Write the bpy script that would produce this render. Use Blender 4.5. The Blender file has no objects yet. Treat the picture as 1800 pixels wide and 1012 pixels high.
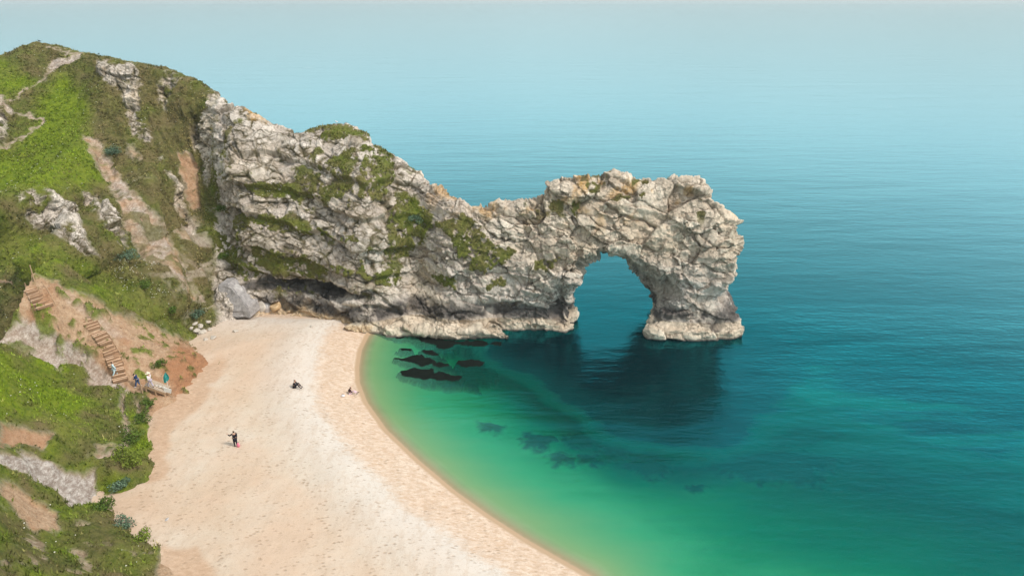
import bpy, bmesh, math, random
import numpy as np
from mathutils import Vector, Matrix
R = math.radians
random.seed(7)
scene = bpy.context.scene
COL = scene.collection

# ------------------------------------------------------------------ camera
CAM_H, PITCH, FPX = 40.0, 23.0, 1200.0
cam_d = bpy.data.cameras.new("camera"); cam = bpy.data.objects.new("camera", cam_d); COL.objects.link(cam)
cam_d.lens = 24.0; cam_d.sensor_width = 36.0; cam_d.clip_start = 0.5; cam_d.clip_end = 20000
cam.location = (0, 0, CAM_H); cam.rotation_euler = (R(90 - PITCH), 0, 0)
scene.camera = cam

# ------------------------------------------------------------------ light
SUN_EL, SUN_AZ = 50.0, 114.0      # azimuth clockwise from +Y: the sun stands high over the sea on the right, behind thin cloud
world = bpy.data.worlds.new("World"); scene.world = world; world.use_nodes = True
wn = world.node_tree; wn.nodes.clear()
sky = wn.nodes.new('ShaderNodeTexSky'); sky.sky_type = 'NISHITA'; sky.sun_disc = False
sky.sun_elevation = R(SUN_EL); sky.sun_rotation = R(SUN_AZ); sky.altitude = 0
sky.air_density = 1.0; sky.dust_density = 3.0; sky.ozone_density = 1.5
bg = wn.nodes.new('ShaderNodeBackground'); bg.inputs[1].default_value = 0.15
wo = wn.nodes.new('ShaderNodeOutputWorld')
veil = wn.nodes.new('ShaderNodeMix'); veil.data_type = 'RGBA'; veil.inputs[7].default_value = (5.0, 5.5, 5.7, 1)   # thin even cloud in front of the blue
cn_ = wn.nodes.new('ShaderNodeTexNoise'); cn_.inputs['Scale'].default_value = 1.6; cn_.inputs['Detail'].default_value = 5
cr_ = wn.nodes.new('ShaderNodeMapRange'); cr_.inputs['To Min'].default_value = 0.62; cr_.inputs['To Max'].default_value = 0.98; cr_.inputs['From Min'].default_value = 0.3; cr_.inputs['From Max'].default_value = 0.7
wn.links.new(cn_.outputs['Fac'], cr_.inputs['Value']); wn.links.new(cr_.outputs[0], veil.inputs[0])
wn.links.new(sky.outputs[0], veil.inputs[6]); wn.links.new(veil.outputs[2], bg.inputs[0]); wn.links.new(bg.outputs[0], wo.inputs[0])
sd = bpy.data.lights.new("sun", 'SUN'); sd.energy = 2.3; sd.angle = R(10); sd.color = (1.0, 0.93, 0.84)
sun = bpy.data.objects.new("sun", sd); COL.objects.link(sun)
_d = Vector((math.sin(R(SUN_AZ))*math.cos(R(SUN_EL)), math.cos(R(SUN_AZ))*math.cos(R(SUN_EL)), math.sin(R(SUN_EL))))
sun.rotation_euler = _d.to_track_quat('Z', 'Y').to_euler()
sun.location = (40, -40, 90)
scene.view_settings.view_transform = 'Standard'; scene.view_settings.look = 'None'
scene.view_settings.exposure = 0.40; scene.view_settings.gamma = 1.0
scene.render.engine = 'CYCLES'
scene.cycles.max_bounces = 6; scene.cycles.transparent_max_bounces = 8; scene.cycles.volume_bounces = 0

# ------------------------------------------------------------------ survey: picture pixels (1800 wide) <-> ground
cP, sP = math.cos(R(PITCH)), math.sin(R(PITCH))
def ray(px, py):
    u = (px - 900) / FPX; v = (506 - py) / FPX
    return u, cP + v * sP, -sP + v * cP
def at_z(px, py, z=0.0):
    dx, dy, dz = ray(px, py); t = (z - CAM_H) / dz
    return (dx * t, dy * t, z)
def at_y(px, py, Y):
    dx, dy, dz = ray(px, py); t = Y / dy
    return (dx * t, Y, CAM_H + dz * t)
def proj(P):
    d = P[:, 1] * cP - (P[:, 2] - CAM_H) * sP
    up = P[:, 1] * sP + (P[:, 2] - CAM_H) * cP
    d = np.maximum(d, 1.0)
    return np.stack([900 + FPX * P[:, 0] / d, 506 - FPX * up / d], 1)

# ------------------------------------------------------------------ numpy noise
def _h(i, j, k, s=0):
    n = (i.astype(np.uint32) * np.uint32(73856093)) ^ (j.astype(np.uint32) * np.uint32(19349663)) ^ (k.astype(np.uint32) * np.uint32(83492791)) ^ np.uint32((s * 2654435761) & 0xffffffff)
    n ^= n >> np.uint32(15); n *= np.uint32(0x85ebca6b); n ^= n >> np.uint32(13); n *= np.uint32(0xc2b2ae35); n ^= n >> np.uint32(16)
    return n
def _f(n): return (n & np.uint32(0xffff)).astype(np.float32) / np.float32(65535.0)
def vnoise(P, s=0):
    P = P.astype(np.float32); I = np.floor(P); F = P - I; I = I.astype(np.int64)
    F = F * F * (3 - 2 * F); out = 0
    for a in (0, 1):
        wx = F[:, 0] if a else 1 - F[:, 0]
        for b in (0, 1):
            wy = F[:, 1] if b else 1 - F[:, 1]
            for c in (0, 1):
                wz = F[:, 2] if c else 1 - F[:, 2]
                out = out + wx * wy * wz * _f(_h(I[:, 0] + a, I[:, 1] + b, I[:, 2] + c, s))
    return out * 2 - 1
def fbm(P, sc, oct=4, s=0, gain=0.5):
    o = 0; a = 1; t = 0; Q = P / sc
    for i in range(oct):
        o = o + a * vnoise(Q, s + i * 17); t += a; a *= gain; Q = Q * 2.03 + 3.7
    return o / t
def voronoi(P, sc, s=0, jit=0.9):
    Q = (P / sc).astype(np.float32); I = np.floor(Q).astype(np.int64); n = len(Q)
    f1 = np.full(n, 9.0, np.float32); f2 = np.full(n, 9.0, np.float32); cid = np.zeros(n, np.float32); til = np.zeros(n, np.float32)
    for a in (-1, 0, 1):
        for b in (-1, 0, 1):
            for c in (-1, 0, 1):
                i, j, k = I[:, 0] + a, I[:, 1] + b, I[:, 2] + c
                h = _h(i, j, k, s)
                x = i + 0.5 + jit * ((h & np.uint32(1023)).astype(np.float32) / 1023 - 0.5)
                y = j + 0.5 + jit * (((h >> np.uint32(10)) & np.uint32(1023)).astype(np.float32) / 1023 - 0.5)
                z = k + 0.5 + jit * (((h >> np.uint32(20)) & np.uint32(1023)).astype(np.float32) / 1023 - 0.5)
                d = np.sqrt((Q[:, 0] - x) ** 2 + (Q[:, 1] - y) ** 2 + (Q[:, 2] - z) ** 2).astype(np.float32)
                hr = _h(i, j, k, s + 99); r = _f(hr)
                tl = (Q[:, 0] - x) * (((hr >> np.uint32(3)) & np.uint32(255)).astype(np.float32) / 127.5 - 1) + (Q[:, 1] - y) * (((hr >> np.uint32(11)) & np.uint32(255)).astype(np.float32) / 127.5 - 1) + (Q[:, 2] - z) * (((hr >> np.uint32(19)) & np.uint32(255)).astype(np.float32) / 127.5 - 1)
                c1 = d < f1
                til = np.where(c1, tl, til)
                f2 = np.where(c1, f1, np.minimum(f2, d)); cid = np.where(c1, r, cid); f1 = np.where(c1, d, f1)
    return f1, f2, cid, til
def sstep(a, b, x):
    t = np.clip((x - a) / (b - a), 0, 1); return t * t * (3 - 2 * t)
def poly_sd(Q, poly, reach=60):
    """signed distance to a closed polygon, positive inside; far outside is just -reach"""
    poly = np.asarray(poly, np.float64); out = np.full(len(Q), -float(reach), np.float32)
    lo = poly.min(0) - reach; hi = poly.max(0) + reach
    m = (Q[:, 0] > lo[0]) & (Q[:, 0] < hi[0]) & (Q[:, 1] > lo[1]) & (Q[:, 1] < hi[1])
    if not m.any(): return out
    q = Q[m]; d = np.full(len(q), 1e18); ins = np.zeros(len(q), bool); n = len(poly)
    for i in range(n):
        a, b = poly[i], poly[(i + 1) % n]; ab = b - a; ap = q - a
        t = np.clip((ap @ ab) / max(ab @ ab, 1e-9), 0, 1)
        e = ap - t[:, None] * ab; d = np.minimum(d, (e ** 2).sum(1))
        if a[1] != b[1]:
            c = ((a[1] > q[:, 1]) != (b[1] > q[:, 1])) & (q[:, 0] < (b[0] - a[0]) * (q[:, 1] - a[1]) / (b[1] - a[1]) + a[0])
            ins ^= c
    d = np.sqrt(d); out[m] = np.where(ins, d, -d); return out
def line_d(Q, pts, reach=80):
    pts = np.asarray(pts, np.float64); out = np.full(len(Q), float(reach), np.float32)
    lo = pts.min(0) - reach; hi = pts.max(0) + reach
    m = (Q[:, 0] > lo[0]) & (Q[:, 0] < hi[0]) & (Q[:, 1] > lo[1]) & (Q[:, 1] < hi[1])
    if not m.any(): return out
    q = Q[m]; d = np.full(len(q), 1e18)
    for a, b in zip(pts[:-1], pts[1:]):
        ab = b - a; ap = q - a; t = np.clip((ap @ ab) / max(ab @ ab, 1e-9), 0, 1)
        e = ap - t[:, None] * ab; d = np.minimum(d, (e ** 2).sum(1))
    out[m] = np.sqrt(d); return out
class RBF:
    def __init__(s, P, v, smooth=0.0, tps=False):
        s.P = np.asarray(P, float); v = np.asarray(v, float); s.tps = tps; n = len(v)
        K = s._k(s.P) + (-1 if not tps else 1) * smooth * np.eye(n)
        A = np.zeros((n + 3, n + 3)); A[:n, :n] = K; A[:n, n] = 1; A[:n, n + 1:] = s.P; A[n, :n] = 1; A[n + 1:, :n] = s.P.T
        s.w = np.linalg.lstsq(A, np.concatenate([v, [0, 0, 0]]), rcond=None)[0]
    def _k(s, Q):
        r = np.sqrt(((Q[:, None, :] - s.P[None]) ** 2).sum(-1))
        return r * r * np.log(r + 1e-9) if s.tps else r
    def __call__(s, Q):
        out = np.empty(len(Q)); n = len(s.P)
        for i in range(0, len(Q), 60000):
            q = Q[i:i + 60000]; out[i:i + 60000] = s._k(q) @ s.w[:n] + s.w[n] + q @ s.w[n + 1:]
        return out
def smin(a, b, k):
    h = np.clip(0.5 + 0.5 * (b - a) / k, 0, 1); return b + (a - b) * h - k * h * (1 - h)

# ------------------------------------------------------------------ mesh and object helpers
def mesh_np(name, V, Fq, smooth=True):
    me = bpy.data.meshes.new(name); k = Fq.shape[1]
    me.vertices.add(len(V)); me.vertices.foreach_set('co', np.ascontiguousarray(V, np.float32).ravel())
    me.loops.add(Fq.size); me.loops.foreach_set('vertex_index', np.ascontiguousarray(Fq, np.int32).ravel())
    me.polygons.add(len(Fq)); me.polygons.foreach_set('loop_start', np.arange(0, Fq.size, k, dtype=np.int32))
    if smooth: me.polygons.foreach_set('use_smooth', np.ones(len(Fq), bool))
    me.update(calc_edges=True); me.validate(); return me
def attr(me, name, v):
    a = me.attributes.new(name, 'FLOAT', 'POINT'); a.data.foreach_set('value', np.ascontiguousarray(v, np.float32))
def attrc(me, name, v):
    a = me.attributes.new(name, 'FLOAT_COLOR', 'POINT')
    c = np.ones((len(v), 4), np.float32); c[:, :3] = v; a.data.foreach_set('color', c.ravel())
def vnormals(me):
    n = np.empty(len(me.vertices) * 3, np.float32); me.vertex_normals.foreach_get('vector', n); return n.reshape(-1, 3)
def coords(me):
    n = np.empty(len(me.vertices) * 3, np.float32); me.vertices.foreach_get('co', n); return n.reshape(-1, 3)
def link(name, me, mat=None, parent=None):
    o = bpy.data.objects.new(name, me); COL.objects.link(o)
    if mat is not None:
        for m in (mat if isinstance(mat, (list, tuple)) else [mat]): me.materials.append(m)
    if parent is not None: o.parent = parent
    return o
def tag(o, label=None, cat=None, group=None, kind=None):
    if label: o['label'] = label
    if cat: o['category'] = cat
    if group: o['group'] = group
    if kind: o['kind'] = kind
    return o
def empty(name, loc=(0, 0, 0), rz=0.0):
    o = bpy.data.objects.new(name, None); COL.objects.link(o); o.location = loc; o.rotation_euler = (0, 0, rz); o.empty_display_size = 0.3
    return o

# ------------------------------------------------------------------ node helpers
class NT:
    def __init__(s, name, disp=None):
        s.m = bpy.data.materials.new(name); s.m.use_nodes = True; s.t = s.m.node_tree; s.t.nodes.clear()
        s.out = s.n('ShaderNodeOutputMaterial')
    def n(s, ty, **kw):
        x = s.t.nodes.new(ty)
        for k, v in kw.items(): setattr(x, k, v)
        return x
    def l(s, a, b): s.t.links.new(a, b)
    def put(s, sock, v):
        if v is None: return
        if hasattr(v, 'is_linked') or isinstance(v, bpy.types.NodeSocket): s.l(v, sock)
        elif isinstance(v, (tuple, list)) and len(v) == 3 and sock.type == 'RGBA': sock.default_value = (*v, 1)
        else: sock.default_value = v
    def attr(s, name, col=False):
        x = s.n('ShaderNodeAttribute', attribute_name=name); return x.outputs['Color' if col else 'Fac']
    def mix(s, f, a, b, mode='MIX'):
        x = s.n('ShaderNodeMix', data_type='RGBA', blend_type=mode); s.put(x.inputs[0], f); s.put(x.inputs[6], a); s.put(x.inputs[7], b); return x.outputs[2]
    def math(s, op, a, b=None, c=None, clamp=False):
        x = s.n('ShaderNodeMath', operation=op, use_clamp=clamp); s.put(x.inputs[0], a); s.put(x.inputs[1], b); s.put(x.inputs[2], c); return x.outputs[0]
    def pos(s, scale=(1, 1, 1), rot=(0, 0, 0)):
        g = s.n('ShaderNodeTexCoord'); mp = s.n('ShaderNodeMapping'); s.l(g.outputs['Object'], mp.inputs[0])
        mp.inputs['Scale'].default_value = scale; mp.inputs['Rotation'].default_value = rot; return mp.outputs[0]
    def noise(s, vec, scale, detail=4, rough=0.5, dist=0.0):
        x = s.n('ShaderNodeTexNoise'); s.put(x.inputs['Vector'], vec); x.inputs['Scale'].default_value = scale
        x.inputs['Detail'].default_value = detail; x.inputs['Roughness'].default_value = rough; x.inputs['Distortion'].default_value = dist
        return x.outputs['Fac']
    def vor(s, vec, scale, feature='F1', out='Distance'):
        x = s.n('ShaderNodeTexVoronoi', feature=feature); s.put(x.inputs['Vector'], vec); x.inputs['Scale'].default_value = scale; return x.outputs[out]
    def ramp(s, f, stops, interp='LINEAR'):
        x = s.n('ShaderNodeValToRGB'); s.put(x.inputs[0], f); cr = x.color_ramp; cr.interpolation = interp
        while len(cr.elements) < len(stops): cr.elements.new(0.5)
        for e, (p, c) in zip(cr.elements, stops):
            e.position = p; e.color = (*c, 1) if isinstance(c, (tuple, list)) else (c, c, c, 1)
        return x.outputs[0]
    def bump(s, h, strength=0.5, dist=0.1, normal=None):
        x = s.n('ShaderNodeBump'); x.inputs['Strength'].default_value = strength; x.inputs['Distance'].default_value = dist
        s.put(x.inputs['Height'], h); s.put(x.inputs['Normal'], normal); return x.outputs[0]
    def principled(s, col, rough=0.9, normal=None, spec=0.2, **kw):
        x = s.n('ShaderNodeBsdfPrincipled'); s.put(x.inputs['Base Color'], col); s.put(x.inputs['Roughness'], rough)
        s.put(x.inputs['Specular IOR Level'], spec); s.put(x.inputs['Normal'], normal)
        for k, v in kw.items(): s.put(x.inputs[k], v)
        return x.outputs[0]
    def done(s, sh): s.l(sh, s.out.inputs[0]); return s.m
def plain(name, col, rough=0.8, var=0.15, scale=6.0):
    t = NT(name); p = t.pos(); n = t.noise(p, scale, 3)
    c = t.mix(n, tuple(x * (1 - var) for x in col), tuple(min(1, x * (1 + var)) for x in col))
    return t.done(t.principled(c, rough, t.bump(n, 0.3, 0.02)))

# land cover: every cliff or slope mesh carries the cover as attributes (what the ground there is made of)
def land_material(name):
    t = NT(name); p = t.pos()
    grass, lush, earth, chalk = (t.attr(k) for k in ('grass', 'lush', 'earth', 'chalk'))
    crack, tone, lichen, wet, warm = (t.attr(k) for k in ('crack', 'tone', 'lichen', 'wet', 'warm'))
    n1 = t.noise(p, 0.35, 5, 0.6); n2 = t.noise(p, 2.2, 6, 0.65); n3 = t.noise(p, 9.0, 5, 0.7)
    # rock
    rk = t.mix(tone, (0.46, 0.395, 0.34), (0.82, 0.74, 0.66))
    rw = t.mix(tone, (0.54, 0.42, 0.30), (0.86, 0.74, 0.58))
    rk = t.mix(warm, rk, rw)
    rk = t.mix(t.ramp(n2, [(0.35, 0.0), (0.65, 1.0)]), t.mix(0.22, rk, (0.20, 0.16, 0.13)), rk)
    streak = t.noise(t.pos((1.4, 1.4, 0.22)), 1.3, 4, 0.6)
    rk = t.mix(t.ramp(streak, [(0.52, 0.0), (0.75, 0.55)]), rk, (0.17, 0.13, 0.10))
    ve = t.vor(t.pos((1, 1, 1.0)), 1.9, 'DISTANCE_TO_EDGE')
    vw = t.n('ShaderNodeVectorMath', operation='ADD'); nn = t.n('ShaderNodeTexNoise'); nn.inputs['Scale'].default_value = 1.4; nn.inputs['Detail'].default_value = 3
    t.l(p, nn.inputs['Vector']); t.l(p, vw.inputs[0])
    sc = t.n('ShaderNodeVectorMath', operation='SCALE'); t.l(nn.outputs['Color'], sc.inputs[0]); sc.inputs['Scale'].default_value = 0.8; t.l(sc.outputs[0], vw.inputs[1])
    ve = t.vor(vw.outputs[0], 1.5, 'DISTANCE_TO_EDGE')
    fine = t.ramp(ve, [(0.0, 1.0), (0.05, 0.0)])
    fine = t.math('MULTIPLY', fine, t.ramp(n1, [(0.40, 0.1), (0.60, 1.0)]))
    rk = t.mix(t.math('MULTIPLY', fine, 0.6), rk, (0.16, 0.12, 0.085))
    rk = t.mix(crack, rk, t.mix(t.attr('matrix'), t.mix(n2, (0.10, 0.08, 0.055), (0.20, 0.155, 0.11)), t.mix(t.ramp(n2, [(0.35, 0.0), (0.65, 1.0)]), (0.075, 0.075, 0.022), (0.17, 0.125, 0.07))))
    rk = t.mix(t.math('MULTIPLY', lichen, t.ramp(n3, [(0.4, 0.2), (0.6, 1.0)])), rk, (0.62, 0.33, 0.06))
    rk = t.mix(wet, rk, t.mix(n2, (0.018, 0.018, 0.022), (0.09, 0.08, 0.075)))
    # bare soil and chalk
    er = t.mix(t.ramp(n2, [(0.3, 0.0), (0.7, 1.0)]), (0.36, 0.215, 0.12), (0.60, 0.43, 0.29))
    er = t.mix(t.ramp(t.noise(p, 1.1, 6, 0.7), [(0.58, 0.0), (0.66, 0.7)]), er, (0.22, 0.13, 0.07))
    ck = t.mix(t.ramp(n2, [(0.35, 0.0), (0.65, 1.0)]), (0.34, 0.28, 0.24), (0.70, 0.64, 0.58)); ck = t.mix(t.math('MULTIPLY', fine, 0.25), ck, (0.22, 0.17, 0.13)); ck = t.mix(t.ramp(t.noise(t.pos((1.8, 0.45, 1), (0, 0, 0.7)), 2.6, 6, 0.75), [(0.46, 0.0), (0.60, 0.75)]), ck, (0.24, 0.185, 0.15))
    er = t.mix(t.math('MULTIPLY', warm, t.math('SUBTRACT', 1.0, chalk)), er, t.mix(n2, (0.30, 0.13, 0.06), (0.52, 0.28, 0.15)))
    vs = t.vor(p, 3.2); er = t.mix(t.math('MULTIPLY', t.ramp(vs, [(0.12, 1.0), (0.26, 0.0)]), t.ramp(n1, [(0.40, 0.0), (0.60, 0.6)])), er, (0.13, 0.08, 0.045))
    er = t.mix(chalk, er, ck); er = t.mix(t.ramp(n3, [(0.40, 0.5), (0.55, 0.0)]), er, t.mix(0.5, er, (0.14, 0.09, 0.06)))
    # turf
    g1 = t.mix(t.ramp(n2, [(0.3, 0.0), (0.7, 1.0)]), (0.055, 0.075, 0.014), (0.17, 0.17, 0.045))
    g1 = t.mix(t.ramp(n1, [(0.42, 0.0), (0.62, 1.0)]), g1, t.mix(n3, (0.12, 0.10, 0.04), (0.25, 0.19, 0.09)))
    g2 = t.mix(t.ramp(n2, [(0.3, 0.0), (0.7, 1.0)]), (0.085, 0.15, 0.008), (0.24, 0.30, 0.018))
    gr = t.mix(lush, g1, g2); gr = t.mix(t.math('MULTIPLY', warm, 0.6), gr, t.mix(t.ramp(n2, [(0.3, 0.0), (0.7, 1.0)]), (0.085, 0.07, 0.028), (0.21, 0.165, 0.075)))
    gr = t.mix(t.ramp(n3, [(0.35, 0.55), (0.6, 0.0)]), gr, t.mix(0.5, gr, (0.012, 0.025, 0.006)))
    c = t.mix(earth, rk, er); c = t.mix(grass, c, gr)
    h = t.math('ADD', t.math('MULTIPLY', n2, 0.6), t.math('MULTIPLY', n3, 0.5))
    h = t.math('SUBTRACT', h, t.math('MULTIPLY', t.math('MULTIPLY', fine, t.math('SUBTRACT', 1.0, t.math('MAXIMUM', grass, earth))), 0.5))
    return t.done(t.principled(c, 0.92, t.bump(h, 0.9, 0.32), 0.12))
M_LAND = land_material('rock_and_turf')

# ------------------------------------------------------------------ surface nets
def surface_nets(f, org, h):
    s = f > 0; nx, ny, nz = f.shape
    cnt = np.zeros((nx - 1, ny - 1, nz - 1), np.uint8)
    for a in (0, 1):
        for b in (0, 1):
            for c in (0, 1): cnt += s[a:nx - 1 + a, b:ny - 1 + b, c:nz - 1 + c]
    act = (cnt > 0) & (cnt < 8); I, J, K = np.nonzero(act)
    vid = np.full(act.shape, -1, np.int32); vid[I, J, K] = np.arange(len(I))
    val = {(a, b, c): f[I + a, J + b, K + c] for a in (0, 1) for b in (0, 1) for c in (0, 1)}
    acc = np.zeros((len(I), 3)); num = np.zeros(len(I))
    for ax in range(3):
        for u in (0, 1):
            for v in (0, 1):
                c0 = [0, 0, 0]; o = [i for i in range(3) if i != ax]; c0[o[0]] = u; c0[o[1]] = v; c1 = list(c0); c1[ax] = 1
                A, B = val[tuple(c0)], val[tuple(c1)]; m = (A > 0) != (B > 0)
                t = np.where(m, A / np.where(m, A - B, 1), 0)
                for q in range(3): acc[:, q] += np.where(m, (c0[q] + (t if q == ax else 0)), 0)
                num += m
    V = (np.stack([I, J, K], 1) + acc / num[:, None]) * h + np.array(org)
    Fs = []
    for ax in range(3):
        o = [1, 2] if ax == 0 else ([2, 0] if ax == 1 else [0, 1])
        sl0 = [slice(None)] * 3; sl1 = [slice(None)] * 3; sl0[ax] = slice(0, -1); sl1[ax] = slice(1, None)
        A, B = s[tuple(sl0)], s[tuple(sl1)]; m = A != B
        E = np.stack(np.nonzero(m), 1); E = E[(E[:, o[0]] > 0) & (E[:, o[1]] > 0) & (E[:, o[0]] < f.shape[o[0]] - 1) & (E[:, o[1]] < f.shape[o[1]] - 1)]
        fl = A[E[:, 0], E[:, 1], E[:, 2]]
        def g(du, dv):
            Q = E.copy(); Q[:, o[0]] -= du; Q[:, o[1]] -= dv; return vid[Q[:, 0], Q[:, 1], Q[:, 2]]
        q = np.stack([g(1, 1), g(0, 1), g(0, 0), g(1, 0)], 1); q[~fl] = q[~fl][:, ::-1]; Fs.append(q)
    return V, np.concatenate(Fs)
def subdivide(me, lv):
    ob = bpy.data.objects.new('tmp', me); COL.objects.link(ob); md = ob.modifiers.new('s', 'SUBSURF'); md.levels = lv; md.render_levels = lv
    dg = bpy.context.evaluated_depsgraph_get(); ev = ob.evaluated_get(dg); m2 = bpy.data.meshes.new_from_object(ev)
    bpy.data.objects.remove(ob); bpy.data.meshes.remove(me); return m2

# ================================================================== HEADLAND AND ARCH
crest = [(-260,150,106),(-120,128,106),(0,100,106),(30,88,108),(60,76,110),(100,82,109.5),(140,95,108),(200,105,106),(290,123,104.5),(340,140,103),
 (370,163,101),(400,185,98),(430,193,96.5),(450,200,95.5),(490,222,95),(530,229,95),(560,222,95.5),(600,219,96),(628,228,95),(680,265,92.5),(720,295,91),
 (780,335,88),(830,362,86.5),(860,358,86),(900,352,85.7),(930,343,85.5),(957,342,85.5),(980,322,85.5),(1020,309,85.5),(1060,306,85.5),(1080,302,85.5),
 (1108,316,85.5),(1150,319,85.2),(1190,308,85),(1228,317,84.8),(1252,343,84.5)]
side = [(1262,360,84),(1280,385,83.5),(1295,425,83),(1287,468,82.5),(1270,500,82),(1266,520,82),(1292,546,81.5),(1320,573,81)]
cw = np.array([at_y(*c) for c in crest]); sw = np.array([at_y(*c) for c in side])
outline = [(cw[0, 0] - 30, -8)] + [(cw[0, 0] - 30, cw[0, 2])] + [(p[0], p[2]) for p in cw] + [(p[0], p[2]) for p in sw] + [(sw[-1, 0] + 0.6, 0.0), (sw[-1, 0] + 1.0, -8)]
ctl = [(420,500,83.6),(420,420,84.5),(400,300,88),(402,230,92.5),
 (480,538,84.2),(480,440,84),(480,340,88),(480,260,92),(550,540,82.6),(550,460,83),(550,370,86),(550,290,89.5),(555,245,93),
 (650,565,79.5),(650,500,80),(650,420,81),(650,350,83.5),(645,290,86.5),(655,255,90.5),
 (700,560,81),(700,450,84.5),(700,350,88),(740,560,81.5),(740,500,84.5),(740,420,85.5),(735,340,88),
 (800,560,80.3),(800,450,82),(800,380,84.5),(860,560,80.3),(860,450,82),(860,385,83.8),
 (950,570,80.2),(950,450,81),(950,370,83),(1050,440,80.3),(1050,350,82.3),(1150,580,79.2),(1150,450,80.3),(1150,350,82.7),
 (1250,585,78.7),(1250,450,80),(1240,360,82.5),(1310,585,79.5),
 (372,520,83),(366,450,87.5),(358,380,91.5),(354,300,96.5),(350,220,100),(322,400,89.5),(235,400,81.5),(215,340,86.5),
 (332,590,75),(315,520,78.5),(305,440,84),(298,360,89.5),(290,280,94.5),(285,200,99.5),(250,560,71.5),(240,480,76.5),
 (200,560,69),(100,512,67.7),(0,468,65),(-150,420,63),(200,450,79),(100,400,78),(0,400,76),(200,350,88),(100,300,88),(0,300,88),
 (215,290,91),(180,290,90.5),(150,235,94),(235,220,98),(205,180,100),(100,160,101.5),(0,190,96),(225,130,103),(60,110,105.5),(0,130,102),(-150,250,92)]
cp = np.array([at_y(*c) for c in ctl]); cc = cw.copy(); cc[:, 1] -= 1.6
allp = np.concatenate([cp, cc])
yf_f = RBF(allp[:, [0, 2]], allp[:, 1], smooth=0.15)
HV = 0.42
x0, x1, y0, y1, z0, z1 = -100.0, 30.5, 60.0, 128.0, -3.0, 35.5
nx, ny, nz = int((x1 - x0) / HV), int((y1 - y0) / HV), int((z1 - z0) / HV)
gx = (x0 + HV * np.arange(nx)).astype(np.float32); gy = (y0 + HV * np.arange(ny)).astype(np.float32); gz = (z0 + HV * np.arange(nz)).astype(np.float32)
XX, ZZ = np.meshgrid(gx, gz, indexing='ij'); q2 = np.stack([XX.ravel(), ZZ.ravel()], 1)
yf = yf_f(q2)
Pq = np.stack([q2[:, 0], np.zeros(len(q2)), q2[:, 1]], 1)
yf = yf + fbm(Pq, 7.0, 3, 5) * 1.2 * sstep(-36, -30, q2[:, 0]) + fbm(Pq, 9.0, 3, 6) * 1.0 * (1 - sstep(-36, -30, q2[:, 0]))
yf = np.maximum(yf, 58)
yc = np.interp(q2[:, 0], cw[:, 0], cw[:, 1]); zc = np.interp(q2[:, 0], cw[:, 0], cw[:, 2])
arch_w = sstep(-14, 0, q2[:, 0])
yb = yc + 1.2 + np.maximum(zc - q2[:, 1], 0) * (0.5 * (1 - arch_w) + 0.13 * arch_w)
sd2 = poly_sd(q2, outline, 400)
yf, yb, sd2 = (a.reshape(nx, nz)[:, None, :].astype(np.float32) for a in (yf, yb, sd2))
Y3 = gy[None, :, None]
D = smin(Y3 - yf, yb - Y3, 1.2); D = smin(D, np.broadcast_to(sd2, D.shape), 1.6)
# the opening: wide rim in front, narrower and lower behind
hF = [(999,640),(1003,560),(1003,520),(1012,482),(1022,460),(1045,447),(1072,442),(1102,452),(1135,470),(1178,492),(1196,520),(1180,540),(1160,552),(1146,572),(1142,640)]
hB = [(1003,620),(1003,540),(1008,500),(1018,470),(1030,452),(1050,440),(1072,437),(1092,452),(1122,486),(1150,526),(1160,542),(1150,560),(1144,620)]
pf = np.array([at_y(a, b, 80.0) for a, b in hF])[:, [0, 2]]; pb = np.array([at_y(a, b, 88.0) for a, b in hB])[:, [0, 2]]
sF = poly_sd(q2, pf, 60).reshape(nx, nz)[:, None, :]; sB = poly_sd(q2, pb, 60).reshape(nx, nz)[:, None, :]
tt = np.clip((Y3 - 80) / 8, 0, 1); D = smin(D, -(sF * (1 - tt) + sB * tt) - 0.15, 0.8)
# undercut at the back of the beach
Z3 = gz[None, None, :]; X3 = gx[:, None, None]
zc_ = 4.6 + 0.9 * np.clip((-20 - X3) / 14, 0, 1.2)
cave = 1.0 - np.sqrt(((X3 + 27.0) / 8.5) ** 2 + ((Y3 - 80.6) / 6.2) ** 2 + ((Z3 - zc_) / 1.15) ** 2)
D = smin(D, -cave * 2.2, 0.4)
cave2 = 1.0 - np.sqrt(((X3 - at_y(985, 540, 81)[0]) / 1.6) ** 2 + ((Y3 - 80.0) / 3.0) ** 2 + ((Z3 - 3.6) / 2.6) ** 2); D = smin(D, -cave2 * 1.4, 0.5)
cave3 = 1.0 - np.sqrt(((X3 - at_y(870, 545, 81)[0]) / 2.2) ** 2 + ((Y3 - 80.0) / 2.2) ** 2 + ((Z3 - 3.0) / 1.4) ** 2); D = smin(D, -cave3 * 1.4, 0.5)
# wave-cut ledges round the feet
def shelf(pxs, ztop):
    pl = np.array([at_z(a, b, 0.3)[:2] for a, b in pxs]); XY = np.stack([a.ravel() for a in np.meshgrid(gx, gy, indexing='ij')], 1)
    Pn = np.concatenate([XY, np.zeros((len(XY), 1))], 1)
    sdp = poly_sd(XY, pl, 30) + fbm(Pn, 2.0, 3, 3) * 0.5
    zt = ztop + fbm(Pn, 3.0, 3, 8) * 0.35
    return smin(sdp.reshape(len(gx), len(gy))[:, :, None] * 0.9, (zt.reshape(len(gx), len(gy))[:, :, None] - Z3), 0.35)
D = np.maximum(D, shelf([(648,572),(656,581),(700,588),(760,590),(830,592),(893,591),(880,584),(860,578),(900,560),(900,520),(640,520)], 0.95))
D = np.maximum(D, shelf([(740,560),(760,573),(850,577),(905,574),(960,578),(1004,575),(1008,560),(1000,535),(740,520)], 1.35))
D = np.maximum(D, shelf([(1141,590),(1200,594),(1262,595),(1316,587),(1312,572),(1290,545),(1150,545)], 1.3))
D = D.astype(np.float32)
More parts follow.
